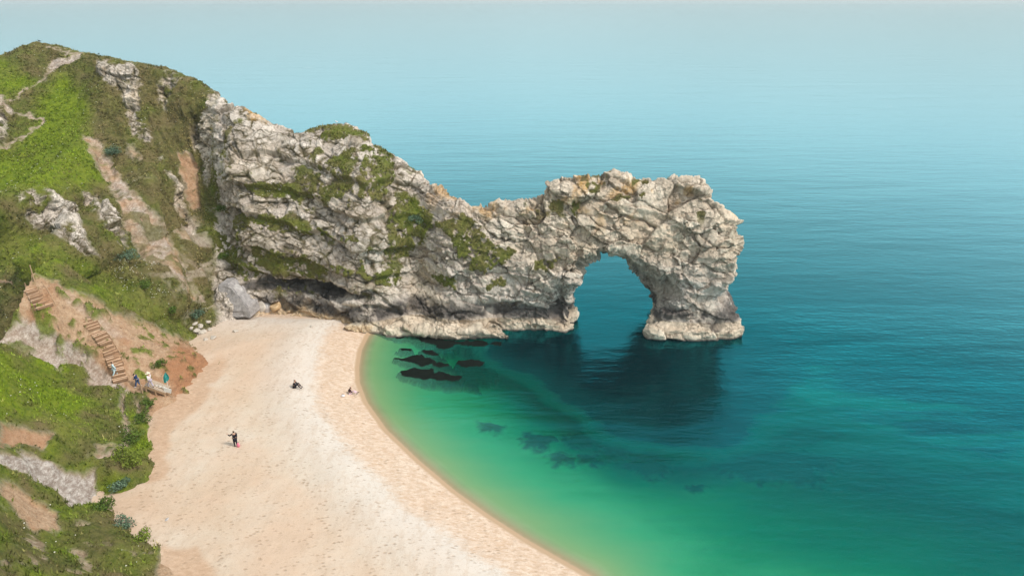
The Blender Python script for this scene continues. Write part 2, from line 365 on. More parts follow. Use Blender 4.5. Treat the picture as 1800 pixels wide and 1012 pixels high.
V, Fq = surface_nets(D, (x0, y0, z0), HV)
del D
me = mesh_np('headland', V, Fq); me = subdivide(me, 2)
P = coords(me).astype(np.float64); N = vnormals(me).astype(np.float64)

def cover(P, N, base):
    """what the ground is made of at each point, from the traced survey outlines (in photo pixels) and noise"""
    Q = proj(P)
    w = np.stack([fbm(P, 1.6, 4, 21) * 9 + fbm(P, 0.45, 2, 23) * 5, fbm(P, 1.6, 4, 22) * 9 + fbm(P, 0.45, 2, 24) * 5], 1)
    Q = Q + w
    out = {k: np.zeros(len(P), np.float32) for k in ('grass', 'lush', 'earth', 'chalk', 'lichen', 'wet', 'warm')}
    def area(poly, soft=5): return sstep(-soft, soft, poly_sd(Q, poly, 40))
    def path(pts, w_, soft=2.0): return 1 - sstep(w_ - soft, w_ + soft, line_d(Q, pts, 40))
    return Q, out, area, path

if True:
    Q, A, area, path = cover(P, N, None)
    up = N[:, 2]
    onhill = 1 - sstep(372, 392, Q[:, 0])
    rock = 1 - onhill
    blocky = np.zeros(len(P), np.float32)
    for poly in ([(172,110),(238,116),(246,150),(256,220),(264,252),(242,262),(228,225),(220,165),(195,152),(176,130)],
                 [(290,128),(314,136),(305,155),(290,196),(283,175),(280,150)],
                 [(356,168),(380,165),(378,260),(372,330),(363,290),(350,262),(340,230),(350,190)],
                 [(30,345),(60,332),(100,345),(130,370),(142,400),(166,450),(140,445),(110,420),(60,400),(40,375)],
                 [(140,335),(165,345),(200,370),(218,400),(220,432),(205,430),(180,390),(150,365)],
                 [(280,288),(300,302),(318,330),(320,370),(342,425),(330,425),(312,385),(300,370),(300,330),(285,310)],
                 [(-30,190),(8,196),(14,225),(10,252),(-30,280)],
                 [(380,498),(400,500),(440,545),(430,552),(385,545)], [(372,470),(395,470),(430,510),(420,520),(385,500)]):
        a = area(poly, 4); rock = np.maximum(rock, a); blocky = np.maximum(blocky, a)
    earth = np.zeros(len(P), np.float32)
    for poly in ([(150,240),(170,244),(205,300),(240,352),(275,400),(300,440),(318,490),(345,535),(318,520),(285,478),(252,470),(238,440),(208,360),(188,320),(156,268)],
                 [(312,278),(335,275),(354,300),(352,370),(330,372),(318,320)], [(222,258),(240,265),(250,292),(235,290)]):
        earth = np.maximum(earth, area(poly, 4))
    land = area([(95,105),(148,95),(140,106),(102,126),(86,122)], 3); A['chalk'] = np.maximum(A['chalk'], land * 0.8)
    tr = np.maximum.reduce([path([(-20,165),(6,172),(16,180),(30,172),(60,152),(92,126)], 2.0), path([(5,185),(30,200),(70,208),(78,213),(50,238),(-10,268)], 2.2),
                            path([(80,84),(110,90),(147,98)], 1.2), area([(-20,168),(12,170),(8,184),(-20,190)], 3)])
    A['chalk'] = np.maximum(A['chalk'], tr * 0.6); earth = np.maximum(earth, np.maximum(land, tr))
    rills = area([(230,440),(300,430),(360,500),(378,560),(330,560),(290,500)], 16)
    stones = sstep(0.1, 0.45, fbm(P * [1, 1, 0.35], 1.3, 4, 41)) * rills
    earth = np.maximum(earth, stones * 0.9); A['chalk'] = np.maximum(A['chalk'], stones * 0.5)
    sl = P @ np.array([[0.8, -0.6, 0], [0.6, 0.8, 0], [0, 0, 1]]).T
    st1 = sstep(0.20, 0.36, fbm(sl * [1, 0.28, 0.28], 1.2, 5, 42) + 0.5 * fbm(P, 7, 2, 43)) * onhill * area([(240,330),(330,380),(370,430),(385,560),(335,580),(280,500),(215,440)], 22)
    earth = np.maximum(earth, st1 * 0.75); A['chalk'] = np.maximum(A['chalk'], st1 * 0.65 * (fbm(P, 2, 2, 46) > -0.1))
    # turf growing on the rock face: on ledges and in marked strips
    strips = np.zeros(len(P), np.float32)
    for poly in ([(528,228),(560,218),(600,214),(640,228),(650,244),(600,247),(560,238)],
                 [(636,240),(694,268),(694,320),(672,352),(622,346),(630,300),(632,260)],
                 [(700,330),(762,372),(750,420),(722,455),(680,452),(675,400),(690,350)],
                 [(364,290),(388,296),(388,400),(420,440),(462,482),(430,492),(400,462),(372,452),(360,380)],
                 [(398,372),(480,380),(560,400),(620,414),(658,422),(620,430),(540,414),(470,404),(410,402)],
                 [(430,322),(500,322),(620,325),(600,350),(520,352),(440,342)],
                 [(440,432),(540,440),(570,466),(658,468),(658,496),(600,486),(520,480),(450,462)],
                 [(650,470),(712,482),(704,502),(660,497)], [(762,392),(800,382),(830,384),(868,425),(905,440),(880,465),(840,480),(815,470),(800,430)],
                 [(940,452),(1003,450),(965,472),(940,474)], [(855,500),(880,478),(900,500),(870,510)], [(560,290),(620,250),(630,262),(590,310)],
                 [(1072,338),(1132,342),(1130,352),(1076,352)], [(1000,366),(1024,372),(1010,384)], [(760,480),(800,490),(805,508),(770,500)]):
        strips = np.maximum(strips, area(poly, 7))
    n_a = fbm(P, 2.6, 5, 31); n_b = fbm(P, 0.9, 3, 33)
    face = sstep(385, 400, Q[:, 0]) * (1 - sstep(690, 780, Q[:, 0])) * (1 - sstep(505, 530, Q[:, 1]))
    speck = sstep(0.18, 0.32, n_a + 0.35 * n_b - 0.02) * face
    sparse = sstep(0.26, 0.38, n_a + 0.5 * n_b) * (1 - face) * rock * (1 - sstep(370, 410, Q[:, 1])) * sstep(740, 790, Q[:, 0])
    G = np.maximum.reduce([onhill, sstep(0.45, 0.62, strips * 0.9 + 0.9 * n_b + 0.7 * n_a - 0.35 * (fbm(P, 0.45, 2, 35) > 0.12)) * (strips > 0.02), speck * 0.95, sparse])
    G = G * (1 - blocky * sstep(-0.35, -0.1, -n_a - n_b * 0.5)) * (1 - earth * np.clip(0.85 + 0.9 * n_b, 0.3, 1))
    G = G * sstep(0.8, 2.0, P[:, 2])
    seaside = P[:, 1] > np.interp(P[:, 0], cw[:, 0], cw[:, 1]) + 0.8
    G = np.where(seaside & (P[:, 2] < np.interp(P[:, 0], cw[:, 0], cw[:, 2]) - 2.5), G * 0.1 + sstep(0.15, 0.3, n_a) * 0.6 * (P[:, 2] > 6), G)
    A['chalk'] = np.clip(np.maximum(A['chalk'], earth * np.clip(0.45 + 0.8 * fbm(P, 1.5, 3, 92), 0, 1) * (Q[:, 0] < 300)), 0, 1)
    sk = sstep(0.0, 0.22, fbm(sl * [1, 0.25, 0.25], 0.9, 4, 95)) * earth * (Q[:, 1] > 235) * (Q[:, 1] < 560) * (1 - tr); G = np.clip(np.maximum(G, sk * 0.75 * (fbm(P, 2, 3, 96) > -0.05)), 0, 1)
    A['grass'] = G; A['earth'] = earth
    A['lush'] = np.clip(area([(-40,340),(-40,262),(20,262),(62,222),(60,190),(95,140),(120,132),(165,200),(152,240),(182,322),(150,330),(100,340),(40,338)], 22)
                        + 0.75 * area([(-40,180),(-40,120),(10,110),(70,150),(30,172)], 12) + 0.25 * strips + 0.3 * sstep(0.1, 0.5, n_a) + 0.55 * area([(-40,350),(60,420),(200,480),(330,590),(240,580),(100,500),(-40,470)], 20), 0, 1)
    A['lichen'] = np.maximum.reduce([area([(1012,306),(1036,306),(1040,322),(1028,338),(1014,326)], 5), area([(760,315),(790,330),(800,350),(770,345)], 8) * 0.7,
                                    area([(838,356),(872,356),(868,378),(845,380)], 6) * 0.6, area([(430,190),(470,200),(468,212),(440,208)], 6) * 0.7, area([(440,528),(540,540),(650,572),(655,592),(560,562),(440,548)], 5) * 0.45, area([(1092,318),(1120,326),(1112,342),(1096,334)], 4) * 0.8,
                                    sstep(0.15, 0.40, fbm(P, 2.2, 3, 71)) * 0.6 * sstep(11, 17, P[:, 2]) * sstep(700, 800, Q[:, 0])])
    A['warm'] = np.clip(0.15 + 0.65 * sstep(690, 1000, Q[:, 0]) * sstep(5, 12, P[:, 2]) + 0.25 * sstep(0, 0.4, fbm(P, 4, 3, 55)) + 0.8 * (P[:, 2] < 1.6) + 0.9 * area([(440,520),(540,530),(650,566),(655,592),(560,562),(440,548)], 5) + 0.6 * area([(745,440),(770,500),(790,545),(712,548),(722,490)], 8), 0, 1)
    A['warm'] = np.maximum(A['warm'], onhill * sstep(-0.15, 0.3, fbm(P, 4, 4, 93) + 0.1) * area([(150,110),(200,100),(385,160),(385,560),(300,560),(230,420),(170,240)], 18) * 0.85 * (1 - earth))
    A['warm'] = np.maximum(A['warm'], face * 0.5 * sstep(0.0, 0.3, fbm(P, 3, 4, 94)))
    tide = P[:, 2] + 0.7 * n_a
    A['wet'] = sstep(1.2, 1.9, tide) * (1 - sstep(2.6, 4.0, tide)) * sstep(420, 470, Q[:, 0]) * 0.85 * sstep(-0.35, 0.15, fbm(P, 1.5, 3, 61) + 0.2)
    A['wet'] = np.maximum(A['wet'], (1 - sstep(0.05, 0.35, P[:, 2])) * 0.9)
    cave_shade = np.clip(1.25 - np.sqrt(((P[:, 0] + 27.0) / 9.5) ** 2 + ((P[:, 2] - 4.7) / 1.0) ** 2), 0, 1) * (P[:, 1] < 90); A['wet'] = np.maximum(A['wet'], sstep(0.1, 0.4, cave_shade) * 0.8)  # shade inside the undercut painted into the rock colour
    # relief of the rock: beds, blocks, cracks
    wp = P + np.stack([fbm(P, 3, 3, 11), fbm(P, 3, 3, 12), fbm(P, 3, 3, 13)], 1) * 0.9
    hard = np.clip(rock * (1 - G) + 0.25 * G * rock + 0.18 * onhill * (1 - blocky), 0, 1)
    bed = wp[:, 2] + 0.19 * wp[:, 0] + 0.25 * fbm(P, 5, 2, 14)
    fr = bed / 3.7 + 0.1; fr = fr - np.floor(fr)
    saw = (1 - fr) - 0.5; saw = np.where(fr < 0.12, (fr / 0.12) - 0.5, saw)
    bedw = sstep(385, 420, Q[:, 0]) * (1 - 0.75 * sstep(680, 760, Q[:, 0])) * (1 - sstep(21, 25, P[:, 2]))
    def dip(X_, ang, sc): ca, sa = math.cos(R(ang)), math.sin(R(ang)); return np.stack([X_[:, 0] * ca + X_[:, 2] * sa, X_[:, 1], -X_[:, 0] * sa + X_[:, 2] * ca], 1) * sc
    wq = P + np.stack([fbm(P, 1.3, 4, 15), fbm(P, 1.3, 4, 16), fbm(P, 1.3, 4, 17)], 1) * 0.6
    f1, f2, c1, t1 = voronoi(dip(wp, -14, [0.6, 0.8, 1.0]), 3.0, 1); e1 = f2 - f1
    g1, g2, c2, t2 = voronoi(dip(wq, -18, [0.75, 0.8, 1.25]), 1.35, 2); e2 = g2 - g1
    h1, h2, c3, t3 = voronoi(dip(wq, -10, [0.8, 1, 1.2]), 0.6, 3); e3 = h2 - h1
    m2 = sstep(-0.25, 0.25, fbm(P, 4.5, 2, 47)); m3 = sstep(-0.3, 0.15, fbm(P, 3.5, 2, 48)); m2 = np.maximum(m2, np.maximum(face, blocky) * 0.9) * 0.85 + 0.15; m3 = np.maximum(m3, np.maximum(face, blocky) * 0.8); calm = 1 - 0.5 * face
    bedm = dip(wp, -16, 1.0)[:, 2]; b1 = bedm / 1.5; b1 = b1 - np.floor(b1); vj = dip(wq, 70, 1.0)[:, 2] / 2.3; vj = vj - np.floor(vj)
    d = hard * (calm * (c1 - 0.5) * 0.7 + calm * t1 * 0.7 + calm * m2 * ((c2 - 0.5) * 0.44 + t2 * 0.42 + (np.minimum(e2, 0.10) / 0.10 - 1) * 0.10) + calm * m3 * ((c3 - 0.5) * 0.20 + t3 * 0.22)
                + (np.minimum(e1, 0.07) / 0.07 - 1) * 0.15 + (b1 - 0.5) * 0.34 * sstep(-0.15, 0.25, fbm(P, 5, 2, 18)) + (vj - 0.5) * 0.25 * sstep(0.0, 0.3, fbm(P, 5, 2, 49)) + calm * fbm(P, 1.2, 5, 19, 0.6) * 0.42)
    d *= 1.15
    rib = 1 - np.abs(fbm(np.stack([(0.8 * P[:, 0] + 0.6 * P[:, 1]), (0.6 * P[:, 0] - 0.8 * P[:, 1]) * 0.22, P[:, 2] * 0.22], 1), 4.0, 4, 84)) * 2.4
    crestk = sstep(0.5, 5.0, np.interp(P[:, 0], cw[:, 0], cw[:, 2]) - P[:, 2]); d += rib * 1.35 * crestk * onhill * sstep(120, 220, Q[:, 0]) * (1 - 0.5 * blocky) * sstep(2, 5, P[:, 2])
    d += bedw * rock * saw * 0.85
    ridge = 1 - np.abs(fbm(P * [1, 0.6, 0.45], 2.2, 4, 81)) * 2
    d += (1 - rock) * (fbm(P, 2.5, 5, 82) * 0.32 + ridge * 0.22) * (1 - 0.6 * A['lush'])
    d += G * (0.12 + 0.10 * fbm(P, 0.5, 2, 83))
    d += blocky * 0.25
    low = sstep(-0.5, 1.0, P[:, 2]); d *= 0.35 + 0.65 * low
    P2 = P + N * d[:, None]
    cn = fbm(P, 2.0, 4, 44); wide = np.clip(0.5 + 1.1 * cn, 0.05, 1.3) * (0.22 + 1.3 * np.maximum(face, blocky)) + 0.08
    brk = sstep(-0.2, 0.12, fbm(P, 1.4, 3, 45)); cm = lambda e, w_: 1 - sstep(0.0, 1.0, e / np.maximum(w_, 0.02))
    A['crack'] = np.clip(np.maximum.reduce([cm(e1, 0.085 * wide) * (0.45 + 0.55 * brk), cm(e2, 0.24 * wide) * m2 * (0.35 + 0.65 * brk), cm(e3, 0.24 * wide) * 0.8 * m3 * np.maximum(brk, blocky) * (0.25 + 0.75 * np.maximum(face, blocky)),
        0.6 * (b1 < 0.07) * brk * sstep(0.0, 0.3, fbm(P, 5, 2, 18))]) * (1 - earth * 0.7), 0, 1) * (1 - 0.5 * (P[:, 2] < 1.5))
    A['matrix'] = np.clip(np.maximum(face, blocky) * 0.8 + 0.1, 0, 1)
    A['tone'] = np.clip(0.5 + 0.55 * (c2 - 0.5) + 0.35 * (c1 - 0.5) + 0.3 * n_a, 0, 1)
    nf = len(me.polygons); Fi = np.empty(nf * 4, np.int32); me.loops.foreach_get('vertex_index', Fi); Fi = Fi.reshape(-1, 4)
    cx = P2[Fi[:, 0]]; XCUT = at_y(745, 450, 83)[0]
    isarch = cx[:, 0] > XCUT + 0.10 * (cx[:, 2] - 8)
    keep = (cx[:, 2] > -2.6)
    def part_mesh(name, m):
        f = Fi[m & keep]; u, inv = np.unique(f, return_inverse=True); mm = mesh_np(name, P2[u], inv.reshape(-1, 4))
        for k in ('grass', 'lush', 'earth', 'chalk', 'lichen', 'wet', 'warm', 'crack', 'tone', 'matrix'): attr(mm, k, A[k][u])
        return mm
    headland = link('headland', part_mesh('headland', ~isarch), M_LAND); tag(headland, 'green headland with pale limestone cliff rising behind the beach', 'headland', kind='structure')
    arch = link('sea_arch', part_mesh('sea_arch', isarch), M_LAND); tag(arch, 'natural limestone arch standing in the sea at the end of the headland', 'rock arch')
    HEAD_P, HEAD_G, HEAD_N = P2, G * (1 - A['earth']), N
    HEAD_D = A['warm']; HEAD_L = A['lush']; HEAD_Q = Q
bpy.data.meshes.remove(me)

# ================================================================== BEACH, SEABED, SEA
shore_px = [(662,578),(648,590),(636,615),(631,645),(632,672),(645,706),(680,755),(738,810),(800,862),(860,905),(930,950),(1040,1012)]
shore = [at_z(a, b, 0)[:2] for a, b in shore_px]
s_ = np.array(shore); shore_all = [(s_[0, 0] + 4, 86), (s_[0, 0] + 2, 83.0)] + shore + [(9, 34), (20, 27), (36, 18), (60, 8), (110, -10)]
sh = np.array(shore_all)
land_poly = [(-120, 90), (-120, -40), (110, -40)] + shore_all[::-1]
def shore_dist(XY): return np.where((XY[:, 1] < 84) | (XY[:, 0] < sh[0, 0]), poly_sd(XY, land_poly, 20000), -np.minimum(line_d(XY, shore_all, 20000), 20000))
def beach_z(XY):
    d = shore_dist(XY); P_ = np.concatenate([XY, np.zeros((len(XY), 1))], 1)
    zu = 2.3 * (1 - np.exp(-np.maximum(d, 0) / 9.0)) + 0.28 * np.exp(-((d - 7.5) / 2.0) ** 2) + (fbm(P_, 3.0, 4, 101) * 0.10 + fbm(P_, 0.8, 2, 102) * 0.035) * sstep(0.3, 3, d)
    o = np.maximum(-d, 0); zd = -(0.16 * o / (1 + o / 60.0)) - 0.0
    return np.where(d > 0, zu, zd), d
def grid(xa, xb, ya, yb_, h):
    xs = np.arange(xa, xb + h, h); ys = np.arange(ya, yb_ + h, h); X, Y = np.meshgrid(xs, ys, indexing='ij'); n, m = X.shape
    idx = np.arange(n * m).reshape(n, m); F = np.stack([idx[:-1, :-1], idx[1:, :-1], idx[1:, 1:], idx[:-1, 1:]], -1).reshape(-1, 4)
    return np.stack([X.ravel(), Y.ravel()], 1), F
XY, F = grid(-62, 52, 16, 90, 0.24)
bz, bd = beach_z(XY)
k = bd > -42; fm = k[F].all(1); F = F[fm]; u, inv = np.unique(F, return_inverse=True)
bm_ = mesh_np('beach', np.column_stack([XY, bz])[u], inv.reshape(-1, 4)); attr(bm_, 'shore', bd[u]); Bq = np.column_stack([XY, bz])[u]; qq = proj(Bq) + np.stack([fbm(Bq, 1.8, 4, 171), fbm(Bq, 1.8, 4, 172)], 1) * 14
attr(bm_, 'clay', np.maximum.reduce([sstep(-9, 7, poly_sd(qq, [(270,690),(392,630),(398,645),(366,688),(345,725),(305,745),(296,800),(292,842),(262,850),(262,760)], 60)) * 0.85, sstep(-9, 9, poly_sd(qq, [(190,880),(262,862),(275,880),(235,905),(262,950),(190,920)], 60)) * 0.45, sstep(-8, 8, poly_sd(qq, [(280,960),(350,965),(372,1000),(370,1060),(270,1060)], 60)) * 0.8]))
t = NT('shingle'); p = t.pos(); dsh = t.attr('shore')
n1 = t.noise(p, 0.16, 5, 0.55); n2 = t.noise(t.pos((1, 2.2, 1), (0, 0, 0.6)), 1.6, 6, 0.75); n3 = t.noise(p, 14, 3, 0.7)
c = t.mix(t.ramp(n1, [(0.35, 0.0), (0.65, 1.0)]), (0.535, 0.415, 0.305), (0.595, 0.51, 0.415))
dw = t.math('ADD', dsh, t.math('MULTIPLY', t.math('SUBTRACT', n1, 0.5), 3.0))
dw = t.math('ADD', dw, t.math('MULTIPLY', t.math('SUBTRACT', n2, 0.5), 3.0))
whi = t.ramp(t.math('MULTIPLY', dw, 0.05), [(0.15, 0.0), (0.27, 0.75), (0.34, 0.65), (0.58, 0.0)])
c = t.mix(t.ramp(t.noise(t.pos((1, 1, 1)), 0.09, 4, 0.6), [(0.42, 0.0), (0.62, 0.75)]), c, (0.56, 0.40, 0.285))
c = t.mix(whi, c, (0.63, 0.585, 0.53))
shing = t.ramp(t.math('MULTIPLY', dw, 0.05), [(0.02, 1.0), (0.20, 1.0), (0.27, 0.0)])
c = t.mix(t.math('MULTIPLY', shing, 0.75), c, t.mix(t.ramp(n2, [(0.38, 0.0), (0.62, 1.0)]), (0.50, 0.335, 0.22), (0.72, 0.58, 0.46)))
c = t.mix(t.attr('clay'), c, t.mix(t.ramp(n2, [(0.38, 0.0), (0.62, 1.0)]), (0.40, 0.245, 0.15), (0.56, 0.385, 0.26)))
# scattered dents and pebbles
vd = t.vor(t.pos((1, 1.9, 1), (0, 0, 0.35)), 1.7); dots = t.ramp(vd, [(0.14, 1.0), (0.34, 0.0)])
dm = t.math('MULTIPLY', dots, t.ramp(t.noise(p, 0.55, 4, 0.6), [(0.38, 0.0), (0.58, 1.0)]))
c = t.mix(t.math('MULTIPLY', dm, 0.55), c, (0.36, 0.24, 0.15))
trk = t.ramp(t.noise(t.pos((1.6, 0.5, 1), (0, 0, -0.25)), 0.9, 6, 0.75), [(0.50, 0.0), (0.58, 0.5)]); c = t.mix(t.math('MULTIPLY', trk, 0.55), c, (0.45, 0.33, 0.235))
vd2 = t.vor(t.pos((1, 1.6, 1), (0, 0, -0.3)), 5.0); d2 = t.math('MULTIPLY', t.ramp(vd2, [(0.12, 1.0), (0.38, 0.0)]), t.ramp(n2, [(0.42, 0.0), (0.58, 1.0)]))
c = t.mix(t.math('MULTIPLY', d2, 0.6), c, (0.38, 0.27, 0.19))
c = t.mix(t.math('MULTIPLY', t.ramp(n2, [(0.30, 0.5), (0.50, 0.0)]), 0.7), c, (0.52, 0.37, 0.25))
wetb = t.ramp(t.math('ADD', t.math('MULTIPLY', dsh, 0.25), 0.5), [(0.60, 1.0), (0.66, 0.0)])
c = t.mix(wetb, c, (0.43, 0.30, 0.19))
h = t.math('SUBTRACT', t.math('MULTIPLY', n2, 0.6), t.math('MULTIPLY', dm, 0.5)); h = t.math('ADD', h, t.math('MULTIPLY', n3, 0.2))
c = t.mix(t.ramp(t.math('ADD', t.math('MULTIPLY', dsh, 0.1), 0.5), [(0.36, 1.0), (0.47, 0.0)]), c, (0.64, 0.60, 0.45))
h = t.math('MULTIPLY', h, t.math('SUBTRACT', 1.0, wetb))
M_SHINGLE = t.done(t.principled(c, t.mix(wetb, (0.95,) * 3, (0.45,) * 3), t.bump(h, 0.9, 0.10), 0.2))
beach = link('beach', bm_, M_SHINGLE); tag(beach, 'pale sandy shingle beach curving round the bay', 'beach', kind='structure')

# sea sheet: fine in the bay, coarse far out
def axis(a, b, h, far, g=1.12):
    xs = list(np.arange(a, b, h)); s = h; x = xs[-1]
    while x < far: s = min(s * g, 400); x += s; xs.append(x)
    s = h; x = a; l = []
    while x > -far: s = min(s * g, 400); x -= s; l.append(x)
    return np.array(l[::-1] + xs)
ax = axis(-30, 60, 0.6, 9000); ay = axis(15, 120, 0.6, 9000); ay = ay[ay > -60]
X, Y = np.meshgrid(ax, ay, indexing='ij'); n, m = X.shape; idx = np.arange(n * m).reshape(n, m)
F = np.stack([idx[:-1, :-1], idx[1:, :-1], idx[1:, 1:], idx[:-1, 1:]], -1).reshape(-1, 4); XY = np.stack([X.ravel(), Y.ravel()], 1)
sd_ = shore_dist(XY)
kk = (sd_ < 1.5) | (XY[:, 1] > 100); F = F[kk[F].any(1)]; u, inv = np.unique(F, return_inverse=True); XYu = XY[u]; sdu = sd_[u]
sm = mesh_np('sea', np.column_stack([XYu, np.zeros(len(XYu))]), inv.reshape(-1, 4))
attr(sm, 'off', np.maximum(-sdu, 0))
arch_reflect = np.array([at_z(a, b, 0)[:2] for a, b in [(880,590),(1000,570),(1330,575),(1322,620),(1282,680),(1262,745),(1180,775),(1100,745),(1040,705),(975,655),(880,622)]])   # dark reflection of the arch, painted into the water colour
attr(sm, 'deep_reflect', np.maximum(sstep(80, 90, XYu[:, 1]), 1.0 * (XYu[:, 1] > 95)) + sstep(-9.0, 4.5, poly_sd(XYu, arch_reflect, 60) + fbm(np.column_stack([XYu, XYu[:, 0] * 0]), 5, 3, 91) * 2))  # deep water past the headland, plus the arch reflection painted dark
t = NT('sea_water'); off = t.attr('off'); p = t.pos()
big = t.noise(t.pos((1, 1.8, 1)), 0.035, 3, 0.5); mid = t.noise(t.pos((0.32, 1.5, 1), (0, 0, 0.62)), 0.22, 4, 0.55)
o2 = t.math('ADD', t.math('ADD', off, t.math('MULTIPLY', t.attr('deep_reflect'), 42.0, )), t.math('MULTIPLY', t.math('MULTIPLY', t.math('SUBTRACT', mid, 0.5), off), 0.9))
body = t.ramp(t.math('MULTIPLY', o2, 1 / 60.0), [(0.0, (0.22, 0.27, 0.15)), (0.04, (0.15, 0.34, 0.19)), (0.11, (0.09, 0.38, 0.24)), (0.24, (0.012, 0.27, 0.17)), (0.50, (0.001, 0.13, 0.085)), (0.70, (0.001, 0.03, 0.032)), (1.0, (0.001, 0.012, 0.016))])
clear = t.ramp(t.math('MULTIPLY', o2, 1 / 40.0), [(0.0, 0.95), (0.03, 0.62), (0.12, 0.64), (0.28, 0.88), (0.7, 0.82), (1.0, 0.02)])
w1 = t.noise(t.pos((1, 2.0, 1), (0, 0, 0.35)), 0.9, 5, 0.62); w2 = t.noise(t.pos((1, 3.0, 1), (0, 0, 0.1)), 0.12, 4, 0.6); w3 = t.noise(t.pos((1, 1.6, 1), (0, 0, -0.5)), 3.2, 4, 0.6)
hh = t.math('ADD', t.math('MULTIPLY', w1, 0.5), t.math('MULTIPLY', w2, 1.2)); hh = t.math('ADD', hh, t.math('MULTIPLY', w3, 0.12))
calm = t.ramp(t.math('MULTIPLY', off, 1 / 40.0), [(0.0, 0.15), (0.2, 0.6), (1.0, 1.0)])
w0 = t.noise(t.pos((1, 4.0, 1), (0, 0, -0.08)), 0.022, 5, 0.6); hh = t.math('MULTIPLY', t.math('ADD', hh, t.math('MULTIPLY', w0, 5.0)), t.math('MULTIPLY', calm, t.math('SUBTRACT', 1.0, t.math('MULTIPLY', t.math('MINIMUM', t.attr('deep_reflect'), 1.0), 0.5))))
bn = t.bump(hh, 0.30, 0.5)
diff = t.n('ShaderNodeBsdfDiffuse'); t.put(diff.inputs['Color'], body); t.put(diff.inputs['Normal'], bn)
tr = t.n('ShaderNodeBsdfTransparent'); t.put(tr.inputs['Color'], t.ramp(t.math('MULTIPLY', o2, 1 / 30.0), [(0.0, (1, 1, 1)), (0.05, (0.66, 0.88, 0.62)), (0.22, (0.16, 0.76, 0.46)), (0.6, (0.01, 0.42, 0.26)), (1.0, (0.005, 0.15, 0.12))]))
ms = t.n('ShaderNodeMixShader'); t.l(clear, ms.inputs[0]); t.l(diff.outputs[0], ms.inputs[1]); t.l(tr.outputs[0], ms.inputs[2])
gl = t.n('ShaderNodeBsdfGlossy'); gl.inputs['Roughness'].default_value = 0.045; lwt = t.n('ShaderNodeLayerWeight'); lwt.inputs[0].default_value = 0.5; t.put(gl.inputs['Color'], t.mix(t.ramp(lwt.outputs['Facing'], [(0.58, 0.0), (0.97, 1.0)]), (0.04, 0.55, 0.64), (0.59, 0.77, 0.795))); t.put(gl.inputs['Normal'], bn)
fr_ = t.n('ShaderNodeFresnel'); fr_.inputs['IOR'].default_value = 1.38; t.put(fr_.inputs['Normal'], bn)
fac = t.math('MULTIPLY', fr_.outputs[0], 2.8, clamp=True); fac = t.math('MULTIPLY', fac, t.ramp(t.math('MULTIPLY', off, 0.1), [(0.0, 0.25), (1.0, 1.0)]))
m2 = t.n('ShaderNodeMixShader'); t.l(fac, m2.inputs[0]); t.l(ms.outputs[0], m2.inputs[1]); t.l(gl.outputs[0], m2.inputs[2])
foam = t.n('ShaderNodeBsdfDiffuse'); foam.inputs['Color'].default_value = (0.75, 0.80, 0.80, 1); fn = t.noise(t.pos((1, 5.0, 1), (0, 0, 0.05)), 0.045, 6, 0.7)
ff = t.math('MULTIPLY', t.ramp(fn, [(0.665, 0.0), (0.72, 0.5)]), t.ramp(t.math('MULTIPLY', off, 1 / 400.0), [(0.3, 0.0), (0.6, 1.0)])); m3 = t.n('ShaderNodeMixShader'); t.l(ff, m3.inputs[0]); t.l(m2.outputs[0], m3.inputs[1]); t.l(foam.outputs[0], m3.inputs[2])
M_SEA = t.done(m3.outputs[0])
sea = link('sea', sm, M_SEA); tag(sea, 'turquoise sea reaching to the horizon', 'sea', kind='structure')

# ================================================================== LEFT HILLSIDE
hc = [(-260,400,24),(-150,420,20),(0,455,15.6),(60,480,13.8),(100,505,12.2),(150,530,10.2),(200,556,8),(260,580,5.2),(330,602,2.0),
 (0,492,13.8),(60,500,12.6),(100,540,10.6),(150,552,9.4),(180,600,7.0),(205,640,5.2),(218,675,3.6),(240,676,3.2),(270,640,4.0),(300,610,3.6),(340,622,2.7),
 (384,640,1.6),(352,688,1.4),(300,700,2.3),(285,740,1.4),(268,770,1.6),(286,822,1.3),(262,850,1.4),(200,892,1.5),(215,912,1.3),(252,946,1.4),(300,960,1.4),(362,990,1.2),(380,1050,1.0),
 (0,545,11.6),(60,560,10.0),(120,600,7.6),(60,610,7.4),(0,600,9.2),(180,650,4.6),(120,650,5.0),(0,650,9.0),(60,660,7.2),(230,700,3.0),(180,700,3.8),(100,720,6.2),(0,730,9.4),
 (240,760,2.9),(180,770,4.2),(100,780,6.4),(30,790,8.6),(250,810,2.8),(200,830,3.2),(165,865,2.2),(150,830,3.4),(80,815,6.0),(20,800,7.8),(100,870,4.0),(40,880,6.4),(0,870,8.2),
 (30,940,6.8),(0,930,8.6),(110,930,4.4),(180,930,3.0),(100,980,5.6),(200,985,3.2),(260,990,2.4),(310,1005,2.0),(0,1012,9.5),(100,1040,6.6),(230,1060,3.6),
 (-200,560,20),(-200,760,17),(-200,960,16),(-200,1200,16),(0,1200,10),(200,1200,6),(350,1200,2.5)]
hp = np.array([at_z(*c_) for c_ in hc]); hz_f = RBF(hp[:, :2], hp[:, 2], smooth=0.3)
XY, F = grid(-92, -12, 12, 84, 0.16)
H0 = hz_f(XY)
bz2, bd2 = beach_z(XY)
k = (H0 > bz2 - 0.9) & (XY[:, 1] < 30 + 1.0 * (XY[:, 0] + 92) + 60)
yq = np.array([at_z(*c_) for c_ in hc[:9]])
back = np.interp(XY[:, 0], yq[:, 0], yq[:, 1]); k &= XY[:, 1] < back + 5
F = F[k[F].all(1)]; u, inv = np.unique(F, return_inverse=True)
P = np.column_stack([XY, H0])[u]; F = inv.reshape(-1, 4)
Q, A, area, path = cover(P, None, None)
